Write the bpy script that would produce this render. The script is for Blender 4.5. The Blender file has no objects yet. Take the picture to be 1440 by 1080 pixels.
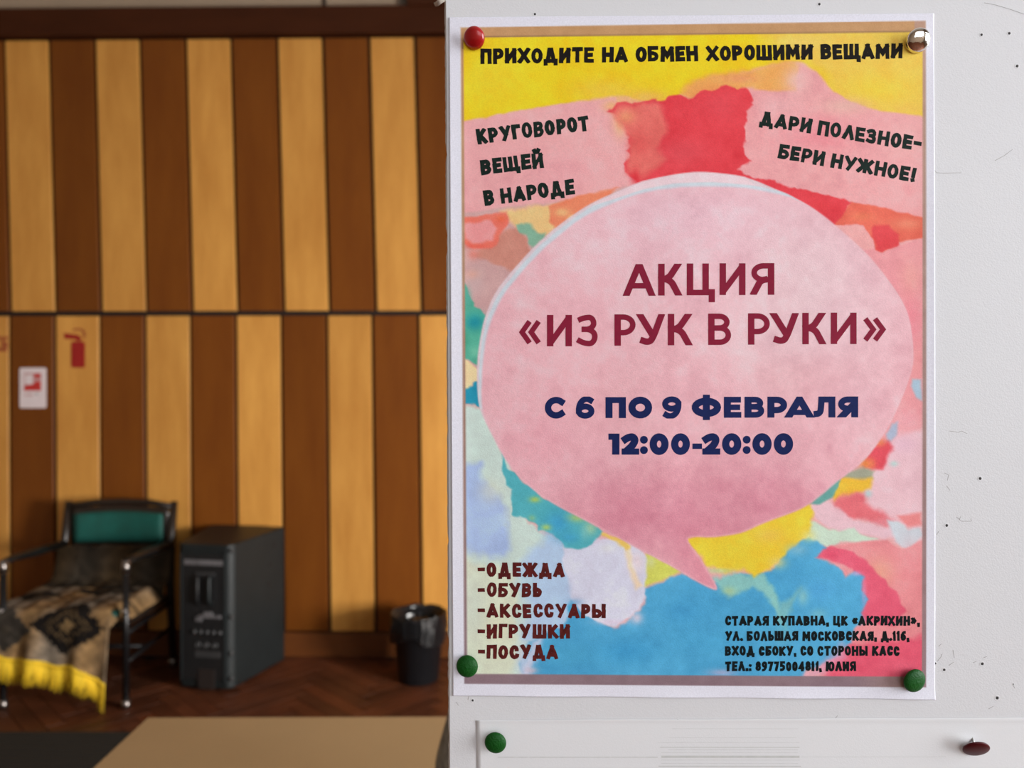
import bpy, bmesh, math, random
import numpy as np
from mathutils import Vector, Matrix

random.seed(7); RNG = np.random.default_rng(11)
scene = bpy.context.scene
COL = scene.collection
PI = math.pi
F = 1081.0          # focal length in pixels of the 1440 px wide frame
H = 1.35            # eye height
DB = 0.336          # distance of the board's face

# ------------------------------------------------------------------ camera, light, exposure
cam_d = bpy.data.cameras.new('camera'); cam = bpy.data.objects.new('camera', cam_d); COL.objects.link(cam)
cam.location = (0, 0, H); cam.rotation_euler = (PI/2, 0, 0)
cam_d.sensor_width = 36; cam_d.lens = 36*F/1440; cam_d.clip_start = .01
cam_d.dof.use_dof = True; cam_d.dof.focus_distance = DB; cam_d.dof.aperture_fstop = 27.0/2.6
scene.camera = cam
scene.view_settings.view_transform = 'Standard'; scene.view_settings.look = 'None'
scene.view_settings.gamma = 1; scene.view_settings.use_curve_mapping = False
scene.view_settings.exposure = 0.0
w = bpy.data.worlds.new('sky'); scene.world = w; w.use_nodes = True
w.node_tree.nodes['Background'].inputs[0].default_value = (.75, .86, 1, 1)
w.node_tree.nodes['Background'].inputs[1].default_value = 1.0
def area(name, loc, rot, sx, sy, power, col):
    d = bpy.data.lights.new(name, 'AREA'); d.shape = 'RECTANGLE'; d.size = sx; d.size_y = sy; d.energy = power; d.color = col
    o = bpy.data.objects.new(name, d); COL.objects.link(o); o.location = loc; o.rotation_euler = rot
    return o
XW = 2.6                                            # window wall
# right-wall window daylight, plus a second opening added to brighten the back wall
area('daylight_near', (XW+.12, -.75, 1.75), (0, PI/2, 0), 1.7, 1.7, 121, (.955, .985, 1))
area('back_wall_fill', (XW+.12, .95, 1.0), (0, PI/2-.5, 0), 1.0, .9, 345, (1, .97, .92))
# added fill light, in an unseen window opening behind the photographer
area('rear_fill', (.9, -2.12, 1.9), (PI/2, 0, 0), 2.2, 1.5, 22, (.94, .97, 1))

# ------------------------------------------------------------------ materials
def srgb(r, g, b):
    f = lambda c: (c/255/12.92) if c/255 <= .04045 else ((c/255+.055)/1.055)**2.4
    return (f(r), f(g), f(b), 1)
MATS = {}
def mat(name, col, rough=.5, metal=0, noise=0, nscale=(8, 8, 8), bump=0, bscale=200, spec=.5, col2=None, objvar=0, attr=None, wave=None, coat=0):
    if name in MATS: return MATS[name]
    m = bpy.data.materials.new(name); m.use_nodes = True; nt = m.node_tree; N = nt.nodes; L = nt.links
    b = N['Principled BSDF']; b.inputs['Roughness'].default_value = rough; b.inputs['Metallic'].default_value = metal
    b.inputs['Specular IOR Level'].default_value = spec; b.inputs['Coat Weight'].default_value = coat
    b.inputs['Base Color'].default_value = col
    tc = N.new('ShaderNodeTexCoord')
    src = None
    if attr:
        a = N.new('ShaderNodeVertexColor'); a.layer_name = attr; src = a.outputs[0]
    if noise or col2:
        mp = N.new('ShaderNodeMapping'); mp.inputs['Scale'].default_value = nscale
        nz = N.new('ShaderNodeTexNoise'); nz.inputs['Scale'].default_value = 1; nz.inputs['Detail'].default_value = 6; nz.inputs['Roughness'].default_value = .6
        L.new(tc.outputs['Object'], mp.inputs[0]); L.new(mp.outputs[0], nz.inputs['Vector'])
        if objvar:
            oi = N.new('ShaderNodeObjectInfo'); ml = N.new('ShaderNodeVectorMath'); ml.operation = 'ADD'
            cb = N.new('ShaderNodeCombineXYZ'); mm = N.new('ShaderNodeMath'); mm.operation = 'MULTIPLY'; mm.inputs[1].default_value = 40
            L.new(oi.outputs['Random'], mm.inputs[0]); L.new(mm.outputs[0], cb.inputs[0]); L.new(mm.outputs[0], cb.inputs[2])
            L.new(mp.outputs[0], ml.inputs[0]); L.new(cb.outputs[0], ml.inputs[1]); L.new(ml.outputs[0], nz.inputs['Vector'])
        mx = N.new('ShaderNodeMix'); mx.data_type = 'RGBA'
        rp = N.new('ShaderNodeMapRange'); rp.inputs[1].default_value = .3; rp.inputs[2].default_value = .7
        L.new(nz.outputs['Fac'], rp.inputs[0]); L.new(rp.outputs[0], mx.inputs['Factor'])
        if src is None:
            mx.inputs[6].default_value = col
            c2 = col2 if col2 else tuple(c*(1-noise) for c in col[:3])+(1,)
            mx.inputs[7].default_value = c2
        else:
            L.new(src, mx.inputs[6])
            dk = N.new('ShaderNodeMix'); dk.data_type = 'RGBA'; dk.blend_type = 'MULTIPLY'; dk.inputs['Factor'].default_value = 1
            L.new(src, dk.inputs[6]); dk.inputs[7].default_value = (1-noise,)*3+(1,); L.new(dk.outputs[2], mx.inputs[7])
        src = mx.outputs[2]
    if objvar:
        oi2 = N.new('ShaderNodeObjectInfo'); hs = N.new('ShaderNodeHueSaturation'); r2 = N.new('ShaderNodeMapRange')
        r2.inputs[3].default_value = 1-objvar; r2.inputs[4].default_value = 1+objvar
        L.new(oi2.outputs['Random'], r2.inputs[0]); L.new(r2.outputs[0], hs.inputs['Value']); L.new(src, hs.inputs['Color']); src = hs.outputs[0]
    if src is not None: L.new(src, b.inputs['Base Color'])
    if bump:
        nb = N.new('ShaderNodeTexNoise'); nb.inputs['Scale'].default_value = bscale; nb.inputs['Detail'].default_value = 3
        bp = N.new('ShaderNodeBump'); bp.inputs['Strength'].default_value = bump; bp.inputs['Distance'].default_value = .001
        L.new(tc.outputs['Object'], nb.inputs['Vector']); L.new(nb.outputs['Fac'], bp.inputs['Height']); L.new(bp.outputs[0], b.inputs['Normal'])
    MATS[name] = m
    return m
M_light = mat('light_veneer', (.68, .335, .075, 1), .42, spec=.3, col2=(.50, .215, .042, 1), nscale=(9, 9, 1.6), objvar=.07, bump=.1, bscale=60)
M_dark = mat('dark_veneer', (.190, .058, .0075, 1), .42, spec=.18, col2=(.145, .040, .0055, 1), nscale=(9, 9, 1.6), objvar=.07, bump=.1, bscale=60)
M_trim = mat('dark_brown_paint', (.055, .014, .004, 1), .55, spec=.15, noise=.25, nscale=(3, 3, 12))
M_skirt = mat('brown_skirting', (.14, .042, .009, 1), .4, noise=.3, nscale=(3, 3, 12))
M_back = mat('slat_backing', (.012, .005, .003, 1), .8, noise=.3)
M_plaster = mat('beige_plaster', (.36, .27, .19, 1), .85, noise=.12, nscale=(2, 2, 2), bump=.2, bscale=90)
M_plain = mat('room_plaster', (.26, .20, .15, 1), .9, noise=.1, nscale=(2, 2, 2))
M_joint = mat('dark_joint', (.03, .014, .008, 1), .6, noise=.2)
M_board = mat('white_enamel_board', (.70, .695, .715, 1), .38, noise=.03, nscale=(5, 5, 5), bump=.10, bscale=1400, spec=.3)
M_core = mat('board_core', (.60, .56, .50, 1), .8, noise=.3, nscale=(60, 60, 60))
M_hole = mat('pinhole_dark', (.05, .045, .045, 1), .9, noise=.2)
M_scr = mat('scratch_grey', (.40, .385, .38, 1), .7, noise=.2)
M_paper2 = mat('office_paper', (.75, .745, .76, 1), .75, noise=.03, nscale=(9, 9, 9), bump=.05, bscale=1500)
M_line = mat('faint_grey_print', (.60, .60, .59, 1), .75, noise=.12, nscale=(300, 300, 300))
M_line2 = mat('fainter_grey_print', (.69, .685, .69, 1), .75, noise=.12, nscale=(300, 300, 300))
M_art = mat('poster_print', (1, 1, 1, 1), .62, noise=.13, nscale=(1500, 1500, 1500), attr='art', bump=.08, bscale=1800, spec=.18)
M_teal = mat('teal_upholstery', (.0, .085, .066, 1), .7, noise=.35, nscale=(14, 14, 14), bump=.3, bscale=400)
M_cmetal = mat('black_tube', (.012, .011, .012, 1), .28, metal=.4, noise=.3)
M_cwood = mat('dark_chair_frame', (.022, .014, .010, 1), .35, noise=.3)
M_chrome = mat('worn_chrome', (.42, .38, .36, 1), .3, metal=1, noise=.3, nscale=(60, 60, 60))
M_arm = mat('black_armrest', (.008, .008, .008, 1), .3, noise=.2)
M_cloth = mat('blanket_weave', (1, 1, 1, 1), .95, noise=.35, nscale=(70, 70, 70), attr='weave', bump=.5, bscale=300, spec=.15)
M_fringe = mat('yellow_fringe', (.92, .60, .02, 1), .8, noise=.35, nscale=(60, 60, 10))
M_spk = mat('black_cabinet', (.010, .0135, .0145, 1), .5, spec=.4, noise=.25, nscale=(12, 12, 12), bump=.35, bscale=350)
M_spk2 = mat('black_plastic', (.008, .008, .009, 1), .55, noise=.2)
M_spkl = mat('silver_label', (.19, .18, .19, 1), .45, noise=.6, nscale=(160, 160, 20))
M_grey = mat('grey_metal_fitting', (.07, .07, .072, 1), .35, metal=.3, noise=.3)
M_bin = mat('black_bin_plastic', (.007, .008, .010, 1), .35, noise=.2)
M_bag = mat('black_bin_liner', (.008, .008, .009, 1), .2, noise=.2, spec=.7)
M_table = mat('tan_laminate', (.43, .285, .145, 1), .5, noise=.07, nscale=(5, 5, 5), bump=.05, bscale=300)
M_edge = mat('brown_table_edge', (.22, .13, .07, 1), .5, noise=.2)
M_tleg = mat('grey_table_leg', (.10, .10, .10, 1), .4, metal=.5, noise=.2)
M_felt = mat('grey_felt', (.27, .26, .235, 1), .95, noise=.55, nscale=(120, 120, 120), bump=.6, bscale=400)
M_floor = mat('parquet_varnish', (1, 1, 1, 1), .5, spec=.3, noise=.5, nscale=(5, 5, 5), attr='tone')
M_mat = mat('dark_ribbed_mat', (.014, .0095, .005, 1), .9, noise=.4, nscale=(6, 200, 6), bump=.5, bscale=300)
M_red = mat('sticker_red', (.36, .012, .010, 1), .5, noise=.2, nscale=(30, 30, 30))
M_redf = mat('faded_sticker_red', (.40, .09, .03, 1), .5, noise=.2, nscale=(30, 30, 30))
M_sign = mat('sign_white', (.80, .70, .72, 1), .5, noise=.08, nscale=(20, 20, 20))
M_signr = mat('sign_red', (.60, .035, .03, 1), .5, noise=.2, nscale=(60, 60, 60))
M_signp = mat('sign_pink', (.62, .33, .33, 1), .5, noise=.2, nscale=(60, 60, 60))
M_trd = mat('red_tack_enamel', (.42, .006, .008, 1), .3, noise=.15, nscale=(300, 300, 300), coat=.3)
M_tdr = mat('dark_red_tack_enamel', (.085, .002, .005, 1), .4, spec=.3, noise=.3, nscale=(300, 300, 300))
M_tgr = mat('green_tack_enamel', (.004, .085, .008, 1), .5, spec=.25, noise=.2, nscale=(300, 300, 300), bump=.3, bscale=1200)
M_tsv = mat('polished_steel', (.80, .76, .70, 1), .1, metal=1, noise=.1, nscale=(300, 300, 300), bump=.15, bscale=300)
M_pin = mat('steel_pin', (.5, .5, .5, 1), .3, metal=1, noise=.1)
M_white = mat('white_window_paint', (.7, .7, .68, 1), .5, noise=.05)
M_ceil = mat('ceiling_white', (.42, .39, .35, 1), .9, noise=.05)
def mglass(name, col, rough, alpha):
    m = bpy.data.materials.new(name); m.use_nodes = True; b = m.node_tree.nodes['Principled BSDF']
    nz = m.node_tree.nodes.new('ShaderNodeTexNoise'); nz.inputs['Scale'].default_value = 90
    r = m.node_tree.nodes.new('ShaderNodeMapRange'); r.inputs[3].default_value = alpha*.6; r.inputs[4].default_value = alpha*1.4
    m.node_tree.links.new(nz.outputs['Fac'], r.inputs[0]); m.node_tree.links.new(r.outputs[0], b.inputs['Alpha'])
    b.inputs['Base Color'].default_value = col; b.inputs['Roughness'].default_value = rough
    return m
M_tape = mglass('clear_tape', (.75, .68, .6, 1), .15, .35)
M_pane = mglass('window_pane', (.9, .95, 1, 1), .05, .06)

# ------------------------------------------------------------------ helpers
def tag(o, label=None, cat=None, group=None, kind=None):
    if label: o['label'] = label
    if cat: o['category'] = cat
    if group: o['group'] = group
    if kind: o['kind'] = kind
    return o
def mesh_obj(name, verts, faces, m, parent=None, smooth=False):
    me = bpy.data.meshes.new(name); me.from_pydata([tuple(v) for v in verts], [], faces); me.update()
    mm = m if isinstance(m, (list, tuple)) else [m]
    for k in mm: me.materials.append(k)
    if smooth: me.polygons.foreach_set('use_smooth', [True]*len(me.polygons))
    o = bpy.data.objects.new(name, me); COL.objects.link(o); o.parent = parent
    return o
def bobj(name, bm, m, parent=None, smooth=False, bevel=0, seg=2):
    bmesh.ops.recalc_face_normals(bm, faces=bm.faces)
    me = bpy.data.meshes.new(name); bm.to_mesh(me); bm.free(); me.materials.append(m)
    if smooth: me.polygons.foreach_set('use_smooth', [True]*len(me.polygons))
    o = bpy.data.objects.new(name, me); COL.objects.link(o); o.parent = parent
    if bevel:
        md = o.modifiers.new('bevel', 'BEVEL'); md.width = bevel; md.segments = seg; md.limit_method = 'ANGLE'
    return o
def empty(name, loc=(0, 0, 0), rz=0):
    o = bpy.data.objects.new(name, None); COL.objects.link(o); o.location = loc; o.rotation_euler = (0, 0, rz); o.empty_display_size = .1
    return o
def box(bm, x0, x1, y0, y1, z0, z1):
    vs = [bm.verts.new(p) for p in ((x0,y0,z0),(x1,y0,z0),(x1,y1,z0),(x0,y1,z0),(x0,y0,z1),(x1,y0,z1),(x1,y1,z1),(x0,y1,z1))]
    for f in ((0,3,2,1),(4,5,6,7),(0,1,5,4),(1,2,6,5),(2,3,7,6),(3,0,4,7)): bm.faces.new([vs[i] for i in f])
    return vs
def boxo(name, x0, x1, y0, y1, z0, z1, m, parent=None, bevel=0):
    bm = bmesh.new(); box(bm, x0, x1, y0, y1, z0, z1); return bobj(name, bm, m, parent, bevel=bevel)
def tube(bm, pts, r, seg=12, cap=True, sq=1.0):
    pts = [Vector(p) for p in pts]; rr = r if isinstance(r, (list, tuple)) else [r]*len(pts); rings = []; up = None
    for i, p in enumerate(pts):
        a = pts[max(i-1, 0)]; b = pts[min(i+1, len(pts)-1)]; d = (b-a).normalized()
        if up is None: up = Vector((1, 0, 0)) if abs(d.x) < .8 else Vector((0, 1, 0))
        s = d.cross(up).normalized(); up = s.cross(d).normalized()
        rings.append([bm.verts.new(p+(s*math.cos(t)*sq+up*math.sin(t))*rr[i]) for t in [2*PI*k/seg for k in range(seg)]])
    for a, b in zip(rings, rings[1:]):
        for k in range(seg): bm.faces.new((a[k], a[(k+1) % seg], b[(k+1) % seg], b[k]))
    if cap: bm.faces.new(rings[0][::-1]); bm.faces.new(rings[-1])
def tubeo(name, pts, r, m, parent, seg=12, sq=1.0):
    bm = bmesh.new(); tube(bm, pts, r, seg, True, sq); return bobj(name, bm, m, parent, smooth=True)
def lathe(bm, prof, seg=32, c=(0, 0, 0), close=True):
    rings = []
    for r, z in prof:
        if r < 1e-7: rings.append([bm.verts.new((c[0], c[1], c[2]+z))])
        else: rings.append([bm.verts.new((c[0]+r*math.cos(2*PI*k/seg), c[1]+r*math.sin(2*PI*k/seg), c[2]+z)) for k in range(seg)])
    for a, b in zip(rings, rings[1:]):
        for k in range(seg):
            q = [a[k % len(a)], a[(k+1) % len(a)], b[(k+1) % len(b)], b[k % len(b)]]
            u = []; [u.append(v) for v in q if v not in u]
            if len(u) > 2: bm.faces.new(u)
def P(px, py, D):
    return Vector(((px-720)/F*D, D, H-(py-540)/F*D))

# ------------------------------------------------------------------ the room
DW = 3.82
YAW = -0.018
wall = empty('wall_back', (-1.1, DW, 0), YAW); wall['kind'] = 'structure'
def wx(px): return (px-720)/F*DW+1.1          # pixel column -> local x on the back wall
def wz(py): return H-(py-540)/F*DW
bm = bmesh.new(); box(bm, -2.3, 3.85, .02, .14, 0, 4.0); bobj('wall_backing', bm, M_back, wall)
PITCH = 64.85/F*DW
zs = [(wz(887), wz(444), -.009, 0), (wz(437), wz(54), -.026, 1)]
for row, (z0, z1, lean, ph) in enumerate(zs):
    for k in range(-5, 22):
        xa = wx(10+64.85*k)+.0085; xb = wx(10+64.85*(k+1))-.0085
        light = (k+ph) % 2 == 1 if True else False
        if xa < -2.25 or xb > 3.8: continue
        s = lean*(z1-z0)
        if row == 0: s *= .3+.12*max(0, min(k, 9))
        d = random.uniform(0, .002)
        bm = bmesh.new(); vs = box(bm, xa, xb, d-.002, .021, z0, z1)
        for v in vs:
            if (v.co.z > z1-.001): v.co.x += s
        bobj('wood_slat', bm, M_light if light else M_dark, wall, bevel=.002, seg=1)
boxo('plaster_field', -2.3, 3.85, .005, .03, wz(14), 4.0, M_plaster, wall)
boxo('joint_strip', wx(453.5), wx(458.5), -.002, .012, wz(15), 4.0, M_joint, wall)
boxo('wood_pilaster', wx(575), wx(690), -.05, .012, wz(15)+.001, 4.0, M_trim, wall, .003)
boxo('pilaster_edge', wx(562), wx(575), -.015, .012, wz(15)+.001, 4.0, mat('grey_edge', (.10, .075, .055, 1), .8, noise=.2), wall)
t = boxo('trim_1', wx(-150), 3.85, -.035, .022, wz(51), wz(13), M_trim, None, .004); t.location = wall.location; t.rotation_euler = wall.rotation_euler; t['kind'] = 'structure'
t = boxo('baseboard_back', -2.3, 3.85, -.016, .021, 0, wz(889), M_skirt, None, .003); t.location = wall.location; t.rotation_euler = wall.rotation_euler; t['kind'] = 'structure'
fl = boxo('floor', -3.4, XW+.2, -2.3, 4.1, -.12, -.012, M_back); fl['kind'] = 'structure'
# herringbone parquet, all blocks of the floor in one joined part
verts = []; faces = []; tones = []
bw, bl = .07, .42
def block(x, y, ax):
    dx, dy = (bl, bw) if ax == 0 else (bw, bl)
    g = .0012; c, s = math.cos(PI/4), math.sin(PI/4)
    P4 = [(x+g, y+g), (x+dx-g, y+g), (x+dx-g, y+dy-g), (x+g, y+dy-g)]
    R4 = [(px*c-py*s, px*s+py*c) for px, py in P4]
    cx = sum(p[0] for p in R4)/4; cy = sum(p[1] for p in R4)/4
    if not (-3.2 < cx < XW and -2.0 < cy < 3.9): return
    i = len(verts); e = .0018
    hz = random.uniform(-.0006, 0)
    for p in R4: verts.append((p[0], p[1], -.012))
    for p in R4:
        dd = math.hypot(p[0]-cx, p[1]-cy); verts.append((cx+(p[0]-cx)*(1-e/dd), cy+(p[1]-cy)*(1-e/dd), hz))
    faces.extend([(i, i+1, i+5, i+4), (i+1, i+2, i+6, i+5), (i+2, i+3, i+7, i+6), (i+3, i, i+4, i+7), (i+4, i+5, i+6, i+7)])
    u = random.random(); v = random.random()
    base = Vector((.112, .031, .011))*(.7+.6*u) + Vector((.012, .006, .003))*v
    tones.extend([tuple(base)+(1,)]*8)
n = int(bl/bw)
for i in range(-75, 75):
    for j in range(-12, 12):
        # herringbone lattice: step along the diagonal by one block width, rows apart by twice the length
        bx = i*bw + j*bl; by = i*bw - j*bl
        block(bx, by, 0); block(bx, by+bw, 1)
me = bpy.data.meshes.new('parquet'); me.from_pydata(verts, [], faces); me.materials.append(M_floor)
ca = me.color_attributes.new('tone', 'FLOAT_COLOR', 'POINT'); ca.data.foreach_set('color', np.array(tones, dtype=np.float32).ravel())
pq = bpy.data.objects.new('parquet', me); COL.objects.link(pq); pq.parent = fl; pq['kind'] = 'stuff'
o = boxo('wall_left', -3.35, -3.2, -2.2, 4.02, 0, 4.0, M_plain); o['kind'] = 'structure'
o = boxo('ceiling', -3.4, XW+.2, -2.3, 4.1, 4.0, 4.1, M_ceil); o['kind'] = 'structure'
def wall_with_holes(name, u0, u1, holes, mk):
    bm = bmesh.new(); us = sorted({u0, u1, *[h[0] for h in holes], *[h[1] for h in holes]})
    for a, b in zip(us, us[1:]):
        hh = [h for h in holes if h[0] <= a and b <= h[1]]
        if hh:
            mk(bm, a, b, 0, hh[0][2]); mk(bm, a, b, hh[0][3], 4.0)
        else: mk(bm, a, b, 0, 4.0)
    o = bobj(name, bm, M_plain); o['kind'] = 'structure'; return o
wr = [(-1.6, .1, .9, 2.6), (.45, 1.45, .5, 1.6)]
wall_with_holes('wall_right', -2.2, 4.02, wr, lambda bm, a, b, c, d: box(bm, XW, XW+.2, a, b, c, d))
wb = [(-.2, 2.0, 1.15, 2.65)]
wall_with_holes('wall_front', -3.35, XW+.2, wb, lambda bm, a, b, c, d: box(bm, a, b, -2.2, -2.0, c, d))
def window(n, ax, a, b, c, d):
    root = empty('window_%d' % n, (0, 0, 0)); root['kind'] = 'structure'
    def bb(name, p, q, r, s, m, t0, t1):
        if ax == 'x': return boxo(name, XW+t0, XW+t1, p, q, r, s, m, root)
        return boxo(name, p, q, -2.0-t1, -2.0-t0, r, s, m, root)
    g = .045
    bb('frame_rail', a, b, c, c+g, M_white, .02, .07); bb('frame_rail', a, b, d-g, d, M_white, .02, .07)
    for q in (a, (a+b)/2-g/2, b-g): bb('frame_stile', q, q+g, c+g, d-g, M_white, .021, .069)
window(1, 'x', *wr[0]); window(2, 'x', *wr[1]); window(3, 'y', *wb[0])  # far and rear windows are added to carry the fill lights

# ------------------------------------------------------------------ signs on the back wall
def wsign(px, py, off=.0): 
    return wall.matrix_world @ Vector((0, 0, 0))
Rz = Matrix.Rotation(YAW, 4, 'Z'); Tw = Matrix.Translation(wall.location)
def on_wall(o, px, py, y=-.001):
    o.location = (Tw @ Rz) @ Vector((wx(px), y, wz(py))); o.rotation_euler = (0, 0, YAW); return o
S = DW/F
def flat(name, pts, t, m, parent, y0=0.0):
    """polygon in px offsets (x right, y down) of thickness t towards the room"""
    n = len(pts); v = [(x*S, y0, -y*S) for x, y in pts]+[(x*S, y0-t, -y*S) for x, y in pts]
    f = [tuple(range(n))[::-1], tuple(range(n, 2*n))]+[(i, (i+1) % n, n+(i+1) % n, n+i) for i in range(n)]
    bm = bmesh.new(); vs = [bm.verts.new(p) for p in v]
    for q in f: bm.faces.new([vs[i] for i in q])
    return bobj(name, bm, m, parent)
def rrect(x0, y0, x1, y1, r, k=4):
    out = []
    for cx, cy, a in ((x1-r, y0+r, -PI/2), (x1-r, y1-r, 0), (x0+r, y1-r, PI/2), (x0+r, y0+r, PI)):
        for i in range(k+1): out.append((cx+r*math.cos(a+PI/2*i/k), cy+r*math.sin(a+PI/2*i/k)))
    return out
sg = on_wall(empty('fire_hose_sign'), 43, 545.5, -.003)
tag(sg, 'small white plate with red square pictogram on a dark slat left of the extinguisher sticker', 'sign')
flat('plate', rrect(-19, -28.5, 19, 28.5, 2.5), .002, M_sign, sg)
bm = bmesh.new(); pg = flat('pictogram', rrect(-12.5, -21, 12, 4, .5), .0006, M_signp, sg, -.0021)
for q in ([(-12.5, -2.5), (-4, -4.5), (2, -6), (3, -9), (11.5, -9), (11.5, 4), (-12.5, 4)], [(2, -20), (11.5, -20), (11.5, -14.5), (2, -14.5)]):
    flat('pictogram_red', q, .0006, M_signr, pg, -.0028)
flat('pictogram_white', rrect(-11, -18.5, 0, -5, 1), .0005, M_sign, pg, -.0029)
flat('caption_line', [(-12, 9), (0, 9), (0, 11), (-12, 11)], .0004, M_signp, sg, -.0021)
flat('caption_line', [(4, 7), (7, 7), (7, 10), (4, 10)], .0004, M_scr, sg, -.0021)
ex = on_wall(empty('extinguisher_sticker'), 104, 490, -.003)
tag(ex, 'red fire extinguisher silhouette sticker on a light wood slat above the armchair', 'sticker')
flat('cylinder_shape', rrect(-6.5, -10, 13, 27, 3), .0008, M_red, ex)
flat('nozzle_shape', [(-17, -22), (-12, -21.5), (4, -19), (9, -13), (4, -10), (-1, -13), (-16, -14)], .0008, M_red, ex)
hp = [(1+11*math.cos(a)+2, -20-9*math.sin(a)) for a in np.linspace(PI*.75, -.55, 12)]; hi = [(x*.86+.6, y*.93-1.0) for x, y in hp]
flat('hose_shape', hp+[(3+8*math.cos(a), -20-6.4*math.sin(a)) for a in np.linspace(-.55, PI*.75, 12)], .0006, M_redf, ex)
s3 = on_wall(empty('safety_sticker'), 1, 484, -.003)
tag(s3, 'faded red sticker cut by the left edge of the photo', 'sticker')
flat('ring_shape', rrect(-14, -11, 6.5, -7, 1.5), .0008, M_redf, s3); flat('ring_shape', rrect(-14, 5, 5, 10, 2), .0008, M_redf, s3)
flat('bar_shape', rrect(-3, -6.5, 1, 4.5, .4), .0008, M_redf, s3); flat('bar_shape', rrect(1.6, -3, 6, 4.5, .4), .0008, M_redf, s3)

# ------------------------------------------------------------------ armchair
def make_chair():
    c = empty('armchair', (0, 0, 0)); tag(c, 'dark framed armchair with teal padded backrest beside the loudspeaker', 'chair')
    XL0, XR0, YF = -2.118, -1.607, 3.20
    XL1, XR1, YB = -2.135, -1.628, 3.66
    za = .607
    for x in (XL0, XR0):
        l = tubeo('leg', [(x, YF, .02), (x, YF, za-.01)], .0135, M_cmetal, c, 14)
        tubeo('foot_cap', [(x, YF, 0), (x, YF, .035)], .018, M_chrome, l, 12)
        tubeo('chrome_collar', [(x, YF, za-.045), (x, YF, za+.008)], [.0175, .016], M_chrome, l, 12)
        tubeo('bolt_head', [(x, YF-.010, .41), (x, YF-.022, .41)], .008, M_chrome, l, 10)
    for x in (XL1, XR1):
        l = tubeo('leg', [(x, YB+.03, .02), (x, YB, .40), (x, YB+.01, .60), (x, YB+.045, .785)], [.017, .019, .019, .016], M_cwood, c, 12)
        tubeo('foot_cap', [(x, YB+.03, 0), (x, YB+.03, .035)], .02, M_chrome, l, 12)
    tubeo('top_rail', [(XL1+.01, YB+.035, .762), (XL1+.12, YB+.06, .776), ((XL1+XR1)/2, YB+.07, .781), (XR1-.12, YB+.06, .776), (XR1-.01, YB+.035, .762)], .015, M_cwood, c, 10)
    # padded backrest panel, bowed
    def panel(name, x0, x1, z0, z1, m, th, yo, crown=.0):
        bm = bmesh.new(); nx, nz = 16, 6; g = {}
        for s in (0, 1):
            for i in range(nx+1):
                for j in range(nz+1):
                    u, v = i/nx, j/nz; bow = .03*math.sin(PI*u)
                    pil = (math.sin(PI*u)*math.sin(PI*v))**.4 if 0 < u < 1 and 0 < v < 1 else 0
                    y = YB+yo+bow+(-th*pil-.004 if s == 0 else th*.5*pil+.004)
                    g[s, i, j] = bm.verts.new((x0+(x1-x0)*u, y, z0+(z1-z0)*v+crown*math.sin(PI*u)*(v*1.2-.2)))
            for i in range(nx):
                for j in range(nz):
                    q = (g[s, i, j], g[s, i+1, j], g[s, i+1, j+1], g[s, i, j+1]); bm.faces.new(q if s == 0 else q[::-1])
        for i in range(nx):
            bm.faces.new((g[0, i, 0], g[1, i, 0], g[1, i+1, 0], g[0, i+1, 0])); bm.faces.new((g[0, i, nz], g[0, i+1, nz], g[1, i+1, nz], g[1, i, nz]))
        for j in range(nz):
            bm.faces.new((g[0, 0, j], g[0, 0, j+1], g[1, 0, j+1], g[1, 0, j])); bm.faces.new((g[0, nx, j], g[1, nx, j], g[1, nx, j+1], g[0, nx, j+1]))
        return bobj(name, bm, m, c, smooth=True)
    panel('backrest_frame', XL1+.018, XR1-.018, .573, .752, M_cwood, .006, .028, .012)
    b = panel('backrest', XL1+.038, XR1-.042, .592, .728, M_teal, .012, .016, .010)
    # seat
    bm = bmesh.new(); box(bm, XL0+.03, XR0-.040, YF+.0, YB-.03, .355, .405)
    o = bobj('seat', bm, M_teal, c, bevel=.018, seg=3)
    boxo('seat_frame', XL0+.014, XR0-.014, YF+.012, YB-.02, .325, .354, M_cwood, c, .004)
    for s, (xf, xb) in ((0, (XL0, XL1)), (1, (XR0, XR1))):
        tubeo('armrest', [(xf, YF-.012, za+.0), (xf, YF+.07, za+.004), (xf*.5+xb*.5, (YF+YB)/2, za-.006), (xb, YB-.0, za-.018)], [.014, .019, .027, .022], M_arm, c, 12, .8)
        tubeo('side_rail', [(xf, YF, .31), (xb, YB, .31)], .01, M_cmetal, c, 10)
    tubeo('stretcher', [(XL0, YF+.2, .19), (XR0, YF+.2, .19)], .01, M_cmetal, c, 10)
    tubeo('side_rail', [(XL0, YF, .19), (XL1, YB+.015, .19)], .01, M_cmetal, c, 10)
    tubeo('side_rail', [(XR0, YF, .19), (XR1, YB+.015, .19)], .01, M_cmetal, c, 10)
    return c
make_chair()
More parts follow.
